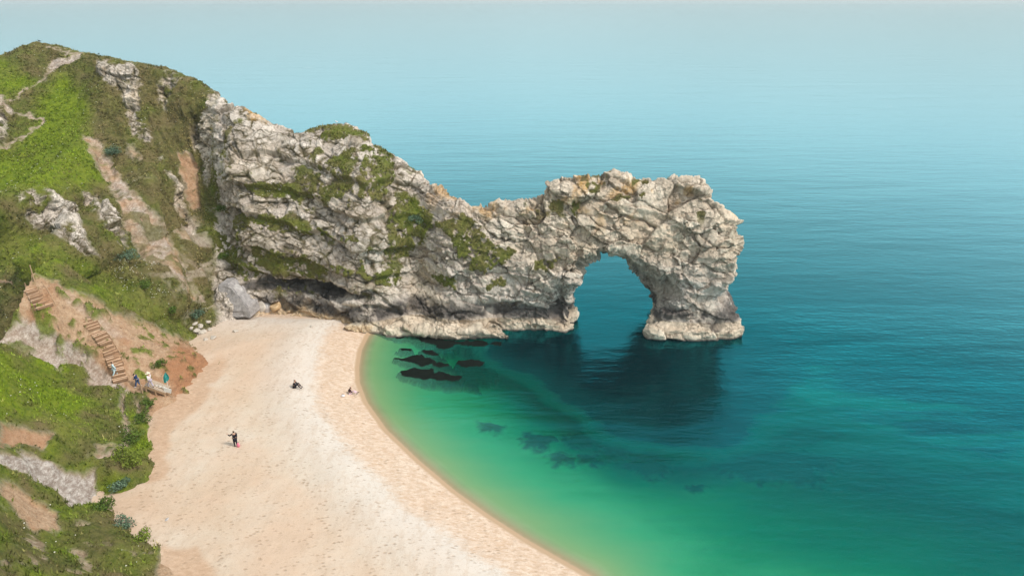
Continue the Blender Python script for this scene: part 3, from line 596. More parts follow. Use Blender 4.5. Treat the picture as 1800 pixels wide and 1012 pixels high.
earth = area([(-60,470),(20,458),(100,500),(200,552),(330,598),(392,640),(352,692),(318,705),(290,690),(245,690),(215,690),(150,650),(100,620),(40,560),(0,548),(-60,540)], 4)
grassy = np.ones(len(P), np.float32)
chalk1 = area([(0,560),(40,555),(90,575),(150,618),(190,650),(235,690),(200,690),(140,665),(90,650),(40,625),(0,600),(-30,580)], 4)
chalk2 = area([(-20,788),(20,795),(70,800),(110,830),(150,838),(168,830),(170,860),(178,885),(130,897),(90,860),(45,840),(-20,800)], 4)
clay3 = area([(12,850),(40,870),(80,900),(104,912),(100,940),(55,935),(25,895),(0,870)], 4)
trail = np.maximum.reduce([path([(222,690),(214,712),(220,745),(228,775),(205,795),(170,805)], 3.5), path([(236,690),(245,720),(238,745)], 2.2)])
foot = area([(255,690),(300,692),(340,700),(330,740),(300,760),(288,800),(290,835),(278,830),(272,790),(262,740),(262,705)], 4)
low = area([(290,968),(330,970),(400,1010),(400,1080),(290,1080),(275,1000)], 5); notch = area([(170,870),(215,880),(240,890),(215,905),(190,902)], 4)
scar = area([(0,755),(40,752),(90,768),(80,785),(0,785)], 4)
bare = np.maximum.reduce([earth, chalk1, chalk2, clay3, trail, foot, low, notch, scar])
n_a = fbm(P, 2.4, 5, 131); n_b = fbm(P, 0.8, 3, 133)
tufts = sstep(0.16, 0.30, n_b + 0.6 * n_a) * earth * (Q[:, 0] < 345) * 0.9
island = area([(100,645),(150,645),(165,665),(120,672)], 4); isl2 = area([(-40,560),(30,545),(38,565),(0,592),(-40,590)], 4); isl3 = area([(232,690),(262,690),(270,720),(242,712)], 4); isl4 = area([(0,610),(30,600),(60,612),(50,640),(0,650)], 4)
G = np.clip(np.maximum.reduce([1 - bare, tufts, island, isl2, isl3, isl4 * 0.8]) , 0, 1)
gaps = sstep(0.25, 0.4, fbm(P, 1.6, 4, 141)) * (area([(0,900),(300,930),(300,1040),(0,1040)], 20) * 0.9 + area([(160,780),(230,770),(220,830),(160,820)], 10) * 0.7); G = G * (1 - gaps * 0.8)
A['grass'] = G; A['earth'] = np.clip(np.maximum(bare, gaps) + (1 - G), 0, 1)
A['chalk'] = np.clip(np.maximum.reduce([chalk1 * (0.75 + 0.3 * n_a), chalk2, trail * 0.5, gaps * 0.5, area([(100,500),(150,540),(230,590),(190,590),(120,530)], 8) * 0.35]), 0, 1)
A['lush'] = np.clip(0.42 + 1.1 * n_a + 0.6 * area([(-40,640),(60,655),(130,700),(150,740),(60,720),(-40,700)], 15) - 0.3 * area([(0,900),(300,900),(300,1040),(0,1040)], 30), 0, 1)
A['crack'] = np.zeros(len(P)); A['tone'] = np.full(len(P), 0.5)
d = G * (fbm(P, 3.2, 5, 151) * 1.05 + np.maximum(fbm(P, 1.1, 2, 157), 0) * 0.35 + (1 - np.abs(fbm(P, 2.0, 3, 152)) * 2) * 0.22 + fbm(P, 0.55, 3, 153) * 0.16 + 0.08)
rill = np.abs(fbm(P @ np.array([[0.8, 0.6, 0], [-0.6, 0.8, 0], [0, 0, 1]]) * [0.5, 1.6, 1], 1.8, 4, 154))
d += np.maximum(chalk2, chalk1 * 0.6) * (rill * 0.9 - 0.25) + clay3 * (rill * 0.5)
te = np.floor(P[:, 2] / 0.42 + n_b * 0.8) - (P[:, 2] / 0.42 + n_b * 0.8)
d += earth * (1 - tufts) * (te * 0.30 + fbm(P, 1.0, 4, 155) * 0.34)
d += foot * fbm(P, 1.2, 3, 156) * 0.3 - chalk1 * 0.2
A['lichen'] = A['wet'] = A['matrix'] = np.zeros(len(P)); A['warm'] = np.clip(area([(320,600),(392,640),(352,692),(318,705),(280,640)], 14) + 0.6 * sstep(0, 0.5, fbm(P, 3, 4, 161)) + 0.5 * scar, 0, 1)
P[:, 2] += d
hm = mesh_np('hillside', P, F)
for k_ in ('grass', 'lush', 'earth', 'chalk', 'lichen', 'wet', 'warm', 'crack', 'tone', 'matrix'): attr(hm, k_, A[k_])
hillside = link('hillside', hm, M_LAND); tag(hillside, 'grassy clay hillside sloping down to the beach', 'hillside', kind='structure')
SL_P, SL_G, SL_L = P, G, A['lush']

# ================================================================== THINGS ON THE GROUND
bpy.context.view_layer.update(); DG = bpy.context.evaluated_depsgraph_get()
def hit(px, py):
    """the ground point that the survey photo shows at this pixel"""
    d = Vector(ray(px, py)).normalized(); o = Vector((0, 0, CAM_H)); r = scene.ray_cast(DG, o, d)
    return (r[1].copy(), r[2].copy()) if r[0] else (Vector(at_z(px, py, 0)), Vector((0, 0, 1)))
def ground(x, y, top=60):
    o = Vector((x, y, top))
    for _ in range(4):
        r = scene.ray_cast(DG, o, Vector((0, 0, -1)))
        if not r[0]: return 0.0
        if r[4].name.split('.')[0] in ('hillside', 'beach', 'headland', 'sea_arch'): return r[1].z
        o = r[1] - Vector((0, 0, 0.01))
    return 0.0
rng = np.random.default_rng(11)

# ---- turf blades: one uncountable mass on each slope
t = NT('grass_blades'); gt = t.attr('gcol', True); M_BLADE = t.done(t.principled(gt, 0.75, None, 0.15))
def turf(name, P, G, L, D_, n, hmin, hmax, seed, wmul=1.0):
    rg = np.random.default_rng(seed); w = G * (G > 0.45); idx = rg.choice(len(P), n, p=w / w.sum()); B = P[idx] + rg.normal(0, 0.06, (n, 3)) * [1, 1, 0.1]
    clump = fbm(B, 1.1, 3, 301); clump2 = fbm(B, 5.0, 3, 302); keep = clump > -0.25; B = B[keep]; idx = idx[keep]; clump = clump[keep]; clump2 = clump2[keep]; n = len(B); nb = 4
    V = np.empty((n, nb, 3, 3)); a = rg.uniform(0, 2 * np.pi, (n, nb)); hgt = (hmin + (hmax - hmin) * rg.random((n, nb)) ** 1.6) * (0.7 + 0.9 * np.clip(clump, 0, 1))[:, None]
    wd = rg.uniform(0.035, 0.07, (n, nb)) * wmul; dx, dy = np.cos(a), np.sin(a); ln = rg.uniform(0.2, 0.8, (n, nb)) * hgt
    b = B[:, None, :] + np.stack([dx, dy, np.zeros_like(dx)], -1) * 0.06; b[..., 2] -= 0.05
    V[:, :, 0] = b + np.stack([-dy * wd, dx * wd, 0 * dx], -1); V[:, :, 1] = b - np.stack([-dy * wd, dx * wd, 0 * dx], -1); V[:, :, 2] = b + np.stack([dx * ln, dy * ln, hgt], -1)
    F = np.arange(n * nb * 3).reshape(-1, 3); me = mesh_np(name, V.reshape(-1, 3), F, smooth=False)
    l = np.clip(L[idx] + 0.3 * clump2, 0, 1)[:, None]; dry = np.clip(rg.random(n) * 0.8 + 0.7 * clump2 - 0.1 - 0.5 * l[:, 0] + 0.7 * D_[idx], 0, 1)[:, None]
    c = np.array([0.125, 0.14, 0.032]) * (1 - l) + np.array([0.18, 0.255, 0.018]) * l; c = c * (1 - dry) + np.array([0.27, 0.215, 0.095]) * dry
    c = c * (0.5 + 0.9 * rg.random((n, 1))) * (1 + 0.9 * fbm(B, 1.8, 3, 303))[:, None]; attrc(me, 'gcol', np.repeat(c, nb * 3, 0)); o = link(name, me, M_BLADE); return o
o = turf('turf', SL_P, SL_G, SL_L, SL_L * 0, 46000, 0.10, 0.42, 1); tag(o, 'long rough grass growing on the near clay slope', 'grass', kind='stuff')
vis = (HEAD_P[:, 1] < np.interp(HEAD_P[:, 0], cw[:, 0], cw[:, 1]) + 1.5) & (HEAD_P[:, 0] > -88)
o = turf('turf', HEAD_P, HEAD_G * vis, HEAD_L, HEAD_D, 60000, 0.08, 0.34, 2, 1.3); tag(o, 'rough grass clothing the headland and its rock ledges', 'grass', kind='stuff')
# white flower heads scattered through the grass
def flowers(P, G, n, seed, mask):
    rg = np.random.default_rng(seed); w = G * mask * (fbm(P, 2.5, 3, 401) > 0.08); idx = rg.choice(len(P), n, p=w / w.sum()); B = P[idx]; B[:, 2] += 0.3
    s_ = rg.uniform(0.018, 0.045, n); q = np.array([[-1, -1, 0], [1, -1, 0], [1, 1, 0], [-1, 1, 0]]); top = B[:, None] + q[None] * s_[:, None, None]; bot = top.copy(); bot[:, :, 2] -= 0.04
    V = np.concatenate([top, bot], 1); f = np.array([[0, 1, 2, 3], [4, 7, 6, 5], [0, 4, 5, 1], [1, 5, 6, 2], [2, 6, 7, 3], [3, 7, 4, 0]]); F = (np.arange(n)[:, None, None] * 8 + f[None]).reshape(-1, 4)
    return mesh_np('wildflowers', V.reshape(-1, 3), F, smooth=False)
M_PETAL = plain('petals', (0.72, 0.70, 0.58), 0.8)
Qs = proj(SL_P); fm_ = (poly_sd(Qs, [(0, 880), (120, 850), (220, 900), (250, 950), (60, 960)]) > 0) * 1.0 + 0.25
o = link('wildflowers', flowers(SL_P, SL_G, 420, 5, fm_), M_PETAL); tag(o, 'small white wildflowers dotted through the near grass', 'flowers', kind='stuff')
fm_ = 0.1 + 1.0 * (poly_sd(HEAD_Q, [(180, 460), (260, 470), (370, 540), (360, 570), (330, 590), (250, 560)]) > 0)
o = link('wildflowers', flowers(HEAD_P, HEAD_G * vis, 500, 6, fm_), M_PETAL); tag(o, 'small white wildflowers dotted over the foot of the green headland', 'flowers', kind='stuff')

# ---- shrubs
def leaf_mat(name, a, b):
    t = NT(name); r = t.attr('rnd'); return t.done(t.principled(t.mix(r, a, b), 0.65, None, 0.25))
M_LEAF = [leaf_mat('leaf_green', (0.03, 0.06, 0.008), (0.13, 0.20, 0.025)), leaf_mat('leaf_blue_green', (0.04, 0.08, 0.045), (0.16, 0.24, 0.15)), leaf_mat('leaf_yellow_green', (0.07, 0.11, 0.01), (0.24, 0.29, 0.04))]
M_STEM = plain('stem', (0.12, 0.08, 0.05))
def shrub(px, py, r, hgt, mi, label, seed):
    p, _ = hit(px, py); rg = np.random.default_rng(seed); root = empty('shrub', p); tag(root, label, 'shrub', 'shrubs on the slopes')
    nb = 9; bl = rg.normal(0, 0.45, (nb, 3)) * [r, r, hgt * 0.5]; bl[:, 2] = np.abs(bl[:, 2]) + hgt * 0.25; br = rg.uniform(0.35, 0.6, nb) * r
    n = int(900 * r); k = rg.integers(0, nb, n); d = rg.normal(0, 1, (n, 3)); d /= np.linalg.norm(d, axis=1)[:, None]; C = bl[k] + d * br[k][:, None] * rg.uniform(0.6, 1.05, (n, 1)) * [1, 1, 0.8]; C[:, 2] = np.maximum(C[:, 2], -0.15)
    t1 = rg.normal(0, 1, (n, 3)); t1 /= np.linalg.norm(t1, axis=1)[:, None]; t2 = np.cross(t1, d + rg.normal(0, 0.5, (n, 3))); t2 /= np.linalg.norm(t2, axis=1)[:, None] + 1e-6; sz = rg.uniform(0.05, 0.12, (n, 1))
    V = np.stack([C - t1 * sz, C + t2 * sz * 0.5, C + t1 * sz, C - t2 * sz * 0.5], 1).reshape(-1, 3); me = mesh_np('leaves', V, np.arange(n * 4).reshape(-1, 4), False); attr(me, 'rnd', np.repeat(rg.random(n) * 0.7 + 0.3 * rg.random(nb)[k], 4)); link('foliage', me, M_LEAF[mi], root)
    b = bmesh.new()
    for i in range(5):
        e = Vector(bl[i]); m = Matrix.Translation(e * 0.5) @ e.to_track_quat('Z', 'Y').to_matrix().to_4x4(); bmesh.ops.create_cone(b, cap_ends=True, segments=6, radius1=0.05, radius2=0.02, depth=e.length, matrix=m)
    mm = bpy.data.meshes.new('stem'); b.to_mesh(mm); b.free(); link('stem', mm, M_STEM, root)
for i, a in enumerate([(236,772,1.3,1.2,0,'dense green bush overhanging the beach edge below the footpath'), (215,806,1.0,0.9,2,'yellow-green bush between the footpath bushes and the white chalk scar'),
        (240,812,0.9,0.9,2,'light green bush at the lower beach edge beside the blue-green plant'), (211,856,0.75,0.7,1,'blue-green leafy plant at the foot of the slope by the sand'),
        (252,740,0.9,0.8,0,'dark green bush just below the boardwalk'), (262,708,0.6,0.5,0,'low green bush right under the boardwalk'), (346,556,0.9,0.8,1,'pale blue-green shrub at the foot of the headland above the loose boulders'),
        (180,892,0.9,0.7,0,'dark bush at the bottom of the white chalk scar'), (250,950,0.8,0.5,2,'bright yellow-green bush on the lowest grass edge by the sand'), (215,925,0.8,0.6,1,'grey-green bush on the near slope beside the white flowers'),
        (732,388,1.1,1.0,1,'grey-green shrub high on the cliff near the arch'), (222,452,1.2,1.0,1,'pale shrub on the hill at the lower end of the bare streak'), (202,268,1.1,0.8,1,'blue-green shrub beside the top of the bare streak on the hill'),
        (278,642,0.6,0.5,0,'small green bush alone on the orange clay'), (393,372,1.0,1.2,0,'bright green bush in the gully beside the grey cliff'), (396,455,0.9,0.8,0,'dark green bush low in the gully above the grey slab'),
        (250,505,1.1,0.9,0,'dark green bush in the middle of the green slope above the clay path'), (300,548,1.0,0.8,0,'dark green bush low on the green slope near the beach corner')]):
    shrub(*a, 50 + i)

# ---- rocks
def rock_mesh(name, size, seed, cuts=7, sub=3):
    b = bmesh.new(); bmesh.ops.create_icosphere(b, subdivisions=sub, radius=1.0); rg = np.random.default_rng(seed)
    V = np.array([v.co[:] for v in b.verts])
    for _ in range(cuts):
        nrm = rg.normal(0, 1, 3); nrm /= np.linalg.norm(nrm); dd = rg.uniform(0.5, 0.85); e = V @ nrm - dd; V -= np.where(e > 0, e, 0)[:, None] * nrm
    V += V * (fbm(V + seed, 0.5, 3, seed) * 0.12)[:, None]; V *= np.array(size)
    for v, c in zip(b.verts, V): v.co = c
    me = bpy.data.meshes.new(name); b.to_mesh(me); b.free(); return me
def rock_mat(name, a, b_, c_=(0.15, 0.12, 0.09)):
    t = NT(name); p = t.pos(); n = t.noise(p, 2.5, 5, 0.65); n2 = t.noise(p, 9, 4, 0.7); c = t.mix(t.ramp(n, [(0.35, 0.0), (0.65, 1.0)]), a, b_); c = t.mix(t.ramp(n2, [(0.60, 0.0), (0.72, 0.6)]), c, c_)
    return t.done(t.principled(c, 0.92, t.bump(n2, 0.6, 0.05), 0.15))
M_PALE = rock_mat('pale_limestone', (0.40, 0.35, 0.29), (0.60, 0.54, 0.47)); M_GREY = rock_mat('grey_limestone', (0.34, 0.32, 0.31), (0.55, 0.52, 0.50)); M_OCHRE = rock_mat('ochre_limestone', (0.45, 0.30, 0.15), (0.60, 0.44, 0.27))
def rock(px, py, size, mat, label, seed, group=None, name='boulder', rz=None):
    p, _ = hit(px, py); o = link(name, rock_mesh(name, size, seed), mat); o.location = p + Vector((0, 0, size[2] * 0.25)); o.rotation_euler = (0, 0, seed * 1.3 if rz is None else rz); tag(o, label, 'boulder', group); return o
pile = [(343,570,.42,'small pale boulder furthest back in the pile under the green slope'), (352,574,.5,'white boulder near the back of the pile under the green slope'), (366,566,.38,'pale boulder at the right end of the pile, nearest the grey slab'),
        (336,578,.4,'pale boulder at the left edge of the pile under the green slope'), (346,582,.5,'rounded white boulder in the middle of the pile'), (357,585,.62,'largest flat boulder in the pile under the green slope'), (369,580,.36,'low pale stone right of the largest boulder in the pile'),
        (362,597,.38,'lone pale stone on the sand below the pile, on its left'), (375,594,.5,'pale stone on the sand below the pile, on its right'), (414,583,.4,'white stone lying by itself on the sand beyond the pile'), (548,574,.3,'small white stone lying alone in the middle of the upper beach')]
for i, (x, y, s0, lb) in enumerate(pile): rock(x, y, (s0, s0 * 0.8, s0 * 0.6), M_PALE, lb, 20 + i, 'loose boulders at the back of the beach')
for i, (x, y, sz, m, lb) in enumerate([(456,541,(1.3,.9,1.0),M_PALE,'pale cream boulder against the cliff foot, left of the ochre one'), (470,543,(.75,.6,.85),M_GREY,'upright whitish boulder touching the ochre boulder at the cliff foot'), (484,541,(1.0,.8,.9),M_OCHRE,'ochre boulder below the dark undercut of the cliff'),
        (441,545,(.8,.7,.9),M_OCHRE,'brownish boulder beside the leaning grey slab'), (418,520,(.9,.8,1.3),M_GREY,'rounded grey boulder wedged above the leaning grey slab')]):
    rock(x, y, sz, m, lb, 60 + i, 'boulders at the cliff foot')
for i, (x, y, s0, lb) in enumerate([(294,912,.22,'small dark stone alone on the sand at the lower left of the beach'), (700,1000,.12,'tiny stone on the sand at the bottom edge of the photo')][:1]): rock(x, y, (s0, s0 * .7, s0 * .4), M_GREY, lb, 88 + i, name='stone')
# the leaning slab at the back of the beach
def slab():
    f = [at_y(*a) for a in ((383,556,80.9), (440,560,80.1), (436,540,80.5), (412,510,81.9), (402,499,82.4), (383,500,82.6))]; b = bmesh.new()
    fr = [b.verts.new(c) for c in f]; bk = [b.verts.new((c[0] + 0.3, c[1] + 3.0, c[2] - 0.1)) for c in f]; b.faces.new(fr); b.faces.new(bk[::-1])
    for i in range(6): b.faces.new((fr[i], fr[(i + 1) % 6], bk[(i + 1) % 6], bk[i]))
    bmesh.ops.recalc_face_normals(b, faces=b.faces); bmesh.ops.bevel(b, geom=list(b.edges), offset=0.12, segments=2, affect='EDGES'); bmesh.ops.triangulate(b, faces=b.faces)
    bmesh.ops.subdivide_edges(b, edges=b.edges, cuts=4, use_grid_fill=True)
    V = np.array([v.co[:] for v in b.verts]); n_ = fbm(V, 0.9, 5, 77, 0.6) * 0.38 + (np.abs(fbm(V * [1.2, 1, 0.4], 0.8, 3, 78)) < 0.06) * 0.10
    for v, e in zip(b.verts, n_): v.co.y += e
    me = bpy.data.meshes.new('rock_slab'); b.to_mesh(me); b.free(); o = link('rock_slab', me, rock_mat('slab_limestone', (0.24, 0.225, 0.22), (0.42, 0.39, 0.375), (0.12, 0.10, 0.085))); tag(o, 'big smooth grey slab leaning against the cliff at the back of the beach', 'rock slab')
slab()

# ---- dark weedy rocks in the shallows and on the seabed
t = NT('weed_rock'); p = t.pos(); n = t.noise(p, 1.5, 5, 0.6); M_WEED = t.done(t.principled(t.mix(t.attr('cov'), (0.64, 0.60, 0.45), t.mix(n, (0.003, 0.005, 0.005), (0.014, 0.018, 0.014))), 0.95, t.bump(n, 0.6, 0.1), 0.0))
def reef(pts, ztop, label, seed, cat='sunken rock', name='sunken_rock', grp='dark rocks in the shallows'):
    c0 = np.array([at_z(a, b, ztop)[:2] for a, b in pts]); lo = c0.min(0) - 1.8; hi = c0.max(0) + 1.8; h = 0.16 if (hi - lo).max() < 14 else 0.3
    XY, F = grid(lo[0], hi[0], lo[1], hi[1], h); P_ = np.concatenate([XY, np.zeros((len(XY), 1))], 1); sd = poly_sd(XY, c0, 5) + fbm(P_, 1.3, 5, seed, 0.6) * 0.9 + fbm(P_, 0.35, 2, seed + 3) * 0.12 + 0.3
    zb, _ = beach_z(XY); z = (zb - 0.1) + (ztop - zb + 0.1) * sstep(-0.25, 0.30, sd) + (fbm(P_, 0.9, 3, seed + 1) * 0.05 if ztop > -0.05 else fbm(P_, 0.9, 3, seed + 1) * 0.15)
    soft = ztop < -0.5
    if soft: z = zb + 0.03 + 0.35 * sstep(-0.6, 1.2, sd)
    cov = (sstep(-0.5, 0.7, sd + fbm(P_, 0.6, 4, seed + 2) * 0.9) if soft else sstep(-0.25, 0.02, sd))
    k = sd > (-1.2 if soft else -0.4); F = F[k[F].all(1)]; u, inv = np.unique(F, return_inverse=True); V = np.column_stack([XY, z])[u]; V = V - [*c0.mean(0), 0]
    wm_ = mesh_np(name, V, inv.reshape(-1, 4)); attr(wm_, 'cov', cov[u]); o = link(name, wm_, M_WEED); o.location = (*c0.mean(0), 0); tag(o, label, cat, grp)
for i, (pts, zt, lb) in enumerate([
    ([(702,612),(722,612),(724,616),(708,615)], .03, 'thin dark sliver of rock nearest the beach in the green shallows'),
    ([(742,614),(768,615),(775,622),(758,626),(742,620)], .03, 'small dark rock closest to the pale ledge'),
    ([(698,631),(720,626),(745,624),(758,628),(764,637),(745,642),(720,638)], .04, 'dark pointed rock in the second row from the ledge'),
    ([(762,637),(778,637),(787,642),(772,646),(758,643)], .03, 'small dark rock touching the right end of the pointed rock'),
    ([(802,631),(830,631),(850,637),(845,644),(818,646),(800,640)], .03, 'oval dark rock alone to the right of the pointed rock'),
    ([(708,652),(735,648),(775,652),(812,660),(805,667),(780,670),(745,665),(712,661)], .04, 'longest dark rock, lying furthest from the ledge'),
    ([(815,660),(848,655),(850,660),(838,663),(840,670),(822,668)], -.12, 'faint dark rock off the right end of the longest rock'),
    ([(855,645),(868,645),(866,652),(856,650)], -.15, 'tiny faint dark rock right of the oval rock'),
    ([(682,584),(700,586),(720,582),(724,588),(700,592),(684,589)], .05, 'black weedy rock against the ledge where the beach meets it'),
    ([(726,590),(770,594),(800,598),(880,600),(880,606),(800,606),(778,614),(760,604),(738,600)], .03, 'long dark rock along the foot of the pale ledge')]): reef(pts, zt, lb, 500 + i * 7)
for i, (pts, lb) in enumerate([
    ([(845,745),(862,742),(880,750),(878,762),(858,764),(846,756)], 'round dark weed patch nearest the beach in the green water'),
    ([(918,762),(950,757),(975,764),(968,782),(940,790),(922,780)], 'faint weed patch between the round patch and the arch shadow'),
    ([(966,798),(990,796),(1008,802),(1004,814),(980,816)], 'dark weed patch at the lower left of the cluster in the green water'),
    ([(1016,794),(1050,792),(1062,802),(1052,812),(1022,810)], 'dark weed patch at the lower right of the cluster in the green water'),
    ([(1040,758),(1090,748),(1150,752),(1200,770),(1190,795),(1130,800),(1080,790)], 'broad dark weed bed under the reflection of the arch'),
    ([(1105,808),(1150,800),(1175,815),(1160,832),(1130,828)], 'tapering dark weed patch below the broad weed bed'),
    ([(990,760),(1030,752),(1045,775),(1010,785)], 'small weed patch touching the left side of the broad weed bed'),
    ([(1250,765),(1380,755),(1480,780),(1440,825),(1320,830),(1250,805)], 'wide faint weed bed in the deeper water right of the arch reflection'),
    ([(1218,843),(1236,843),(1234,853),(1220,852)], 'tiny lone weed patch in the deeper water on the right')]):
    z0_ = -1.3; reef(pts, z0_, lb, 700 + i * 7, 'seaweed patch', 'seaweed_patch', 'seaweed patches on the seabed')

# ---- timber steps down the clay
M_TIMBER = plain('weathered_timber', (0.40, 0.27, 0.17), 0.9, 0.35, 8.0); M_TREAD = plain('trodden_clay', (0.56, 0.385, 0.26), 0.95, 0.3, 3.0)
M_RISER = plain('dark_timber', (0.26, 0.16, 0.095), 0.9, 0.35, 8.0)  # darker timber for the riser boards
def box(b, c, s, m=None):
    M = Matrix.Translation(c) @ (m or Matrix.Identity(4)) @ Matrix.Diagonal((*s, 1)); bmesh.ops.create_cube(b, size=1.0, matrix=M)
def bm_obj(name, b, mat, parent=None, bev=0.0):
    if bev: bmesh.ops.bevel(b, geom=list(b.edges), offset=bev, segments=1, affect='EDGES')
    me = bpy.data.meshes.new(name); b.to_mesh(me); b.free(); return link(name, me, mat, parent)
def stairs(pxs, n, w, label):
    P0 = [hit(*a)[0] for a in pxs]; cum = [0.0]
    for a, c in zip(P0[:-1], P0[1:]): cum.append(cum[-1] + (c - a).length)
    base = P0[-1]; root = empty('staircase', base); tag(root, label, 'steps')
    def at(s):
        for i in range(len(P0) - 1):
            if s <= cum[i + 1] or i == len(P0) - 2:
                return P0[i].lerp(P0[i + 1], (s - cum[i]) / max(cum[i + 1] - cum[i], 1e-6)), (P0[i + 1] - P0[i])
    for i in range(n):
        p, d = at(cum[-1] * (i + 0.5) / n); a = math.atan2(d.y, d.x); dep = cum[-1] / n * 0.98
        g = max(ground(p.x, p.y), p.z - 0.3); rot = Matrix.Rotation(a, 4, 'Z'); loc = Vector((p.x, p.y, g)) - base; ww = w * random.uniform(0.9, 1.1)
        b = bmesh.new(); box(b, (0, 0, 0), (dep, ww, 0.22)); tr_ = bm_obj('step', b, M_TREAD, root, 0.02); tr_.location = loc + Vector((0, 0, -0.05)); tr_.rotation_euler = (0, 0, a + random.uniform(-.1, .1))
        b = bmesh.new(); box(b, (dep * 0.5, 0, 0.0), (0.075, ww + random.uniform(-.1, .15), 0.26)); bm_obj('riser_board', b, M_RISER, tr_, 0.015)
    for sgn in (1,):
        b = bmesh.new(); pr = None
        for k_ in range(13):
            p, d = at(cum[-1] * k_ / 12); sd_v = Vector((-d.y, d.x, 0)).normalized() * (w * 0.5 + 0.1) * sgn; q = p + sd_v; q.z = max(ground(q.x, q.y), p.z - 0.2) + 0.08
            if pr is not None:
                dd = q - pr; box(b, (pr + q) / 2 - base + Vector((0, 0, -0.05)), (dd.length, 0.06, 0.12), dd.to_track_quat('X', 'Z').to_matrix().to_4x4())
            pr = q
        bm_obj('side_board', b, M_TIMBER, root)
stairs([(56,503),(68,522),(80,541)], 8, 1.7, 'short upper flight of timber steps cut in the clay')
stairs([(153,560),(166,578),(184,600),(196,622),(205,645),(213,673)], 23, 1.3, 'long lower flight of timber steps running down to the beach')
b = bmesh.new(); pA, pB = hit(0, 496)[0], hit(46, 503)[0]; root = empty('timber_edging', pA); tag(root, 'low timber edging along the path at the left margin above the upper steps', 'edging')
dd = pB - pA; box(b, dd / 2 + Vector((0, 0, 0.1)), (dd.length, 0.1, 0.34), dd.to_track_quat('X', 'Z').to_matrix().to_4x4()); bm_obj('board', b, M_TIMBER, root, 0.015)
for k_ in range(5):
    b = bmesh.new(); box(b, dd * (k_ / 4) + Vector((0, -0.06, 0.12)), (0.12, 0.12, 0.6)); bm_obj('peg', b, M_TIMBER, root, 0.015)
def post(px, py, h_, label, r=0.06):
    p, _ = hit(px, py); b = bmesh.new(); bmesh.ops.create_cone(b, cap_ends=True, segments=10, radius1=r, radius2=r * 0.85, depth=h_, matrix=Matrix.Translation((0, 0, h_ / 2 - 0.1)))
    bmesh.ops.create_cone(b, cap_ends=True, segments=10, radius1=r * 0.85, radius2=0.01, depth=0.08, matrix=Matrix.Translation((0, 0, h_ - 0.06))); o = bm_obj('post', b, M_TIMBER); o.location = p; tag(o, label, 'post', 'posts beside the path')
post(61, 495, 1.9, 'tall thin post at the top of the upper steps'); post(251, 692, 1.9, 'weathered post at the near corner of the boardwalk'); post(105, 580, 0.8, 'short post on the clay left of the lower steps')

# ---- boardwalk with stones on it, white board, flag
pa, pb = hit(256, 688)[0], hit(292, 697)[0]; pa.z += 0.75; pb.z += 0.45; dd = pb - pa; rot = dd.to_track_quat('X', 'Z').to_matrix().to_4x4(); root = empty('boardwalk', (pa.x, pa.y, pa.z)); tag(root, 'short sloping timber boardwalk at the bottom of the steps', 'boardwalk')
M_DECK = plain('deck_boards', (0.42, 0.33, 0.25), 0.9, 0.3, 10)
for i in range(12):
    b = bmesh.new(); box(b, (0, 0, 0), (dd.length / 12 - 0.02, 1.3, 0.06)); o = bm_obj('plank', b, M_DECK, root, 0.008); o.location = dd * ((i + .5) / 12) + Vector((0, 0.6, random.uniform(-.01, .01))); o.rotation_euler = rot.to_euler()
for yy in (0.0, 1.2):
    b = bmesh.new(); box(b, dd / 2 + Vector((0, yy, -0.16)), (dd.length, 0.10, 0.24), rot); bm_obj('beam', b, M_TIMBER, root, 0.01)
for k_ in (0.05, 0.5, 0.95):
    for yy in (0.0, 1.2):
        b = bmesh.new(); box(b, dd * k_ + Vector((0, yy, -0.75)), (0.12, 0.12, 1.2)); bm_obj('leg', b, M_TIMBER, root, 0.01)
for i, (k_, lb) in enumerate([(0.50, 'pale stone on the boardwalk nearest the person in the hat'), (0.66, 'pale stone in the middle of the row on the boardwalk'), (0.82, 'pale stone at the beach end of the row on the boardwalk')]):
    o = link('stone', rock_mesh('stone', (.24, .2, .16), 90 + i, sub=2), M_PALE); o.location = Vector(pa) + dd * k_ + Vector((0, 0.5, 0.14)); tag(o, lb, 'stone', 'stones on the boardwalk')
pw = hit(297, 697)[0]; root = empty('notice_board', pw); tag(root, 'blank white notice board at the beach end of the boardwalk', 'notice board')
M_WHITE = plain('white_paint', (0.72, 0.72, 0.70), 0.6, 0.05); b = bmesh.new(); box(b, (0, 0, 0.75), (0.75, 0.04, 0.5), Matrix.Rotation(R(18), 4, 'Y')); bm_obj('panel', b, M_WHITE, root, 0.01)
for x_ in (-0.32, 0.32):
    b = bmesh.new(); box(b, (x_, 0.05, 0.4), (0.06, 0.06, 1.0)); bm_obj('leg', b, M_TIMBER, root, 0.008)
pf_ = hit(289, 691)[0] + Vector((0, 0.9, 0)); pf_.z = ground(pf_.x, pf_.y); root = empty('flag', pf_); tag(root, 'turquoise leaf-shaped flag standing behind the boardwalk', 'flag')
b = bmesh.new(); bmesh.ops.create_cone(b, cap_ends=True, segments=8, radius1=0.03, radius2=0.02, depth=1.9, matrix=Matrix.Translation((0, 0, 0.85))); bm_obj('pole', b, M_WHITE, root)
t = NT('turquoise_cloth'); nz_ = t.noise(t.pos(), 6, 2); M_TURQ = t.done(t.principled(t.mix(nz_, (0.05, 0.42, 0.42), (0.10, 0.58, 0.56)), 0.7))
b = bmesh.new(); rows = []
for i in range(11):
    v_ = i / 10; wd = 0.62 * math.sin(math.pi * min(1, v_ * 0.92 + 0.06)) ** 0.8; rows.append([b.verts.new((-0.25 + v_ * 0.35 + wd * (u_ / 6 - 0.35), 0.05 * math.sin(u_ * 1.1 + v_ * 5), 1.05 + v_ * 1.25)) for u_ in range(7)])
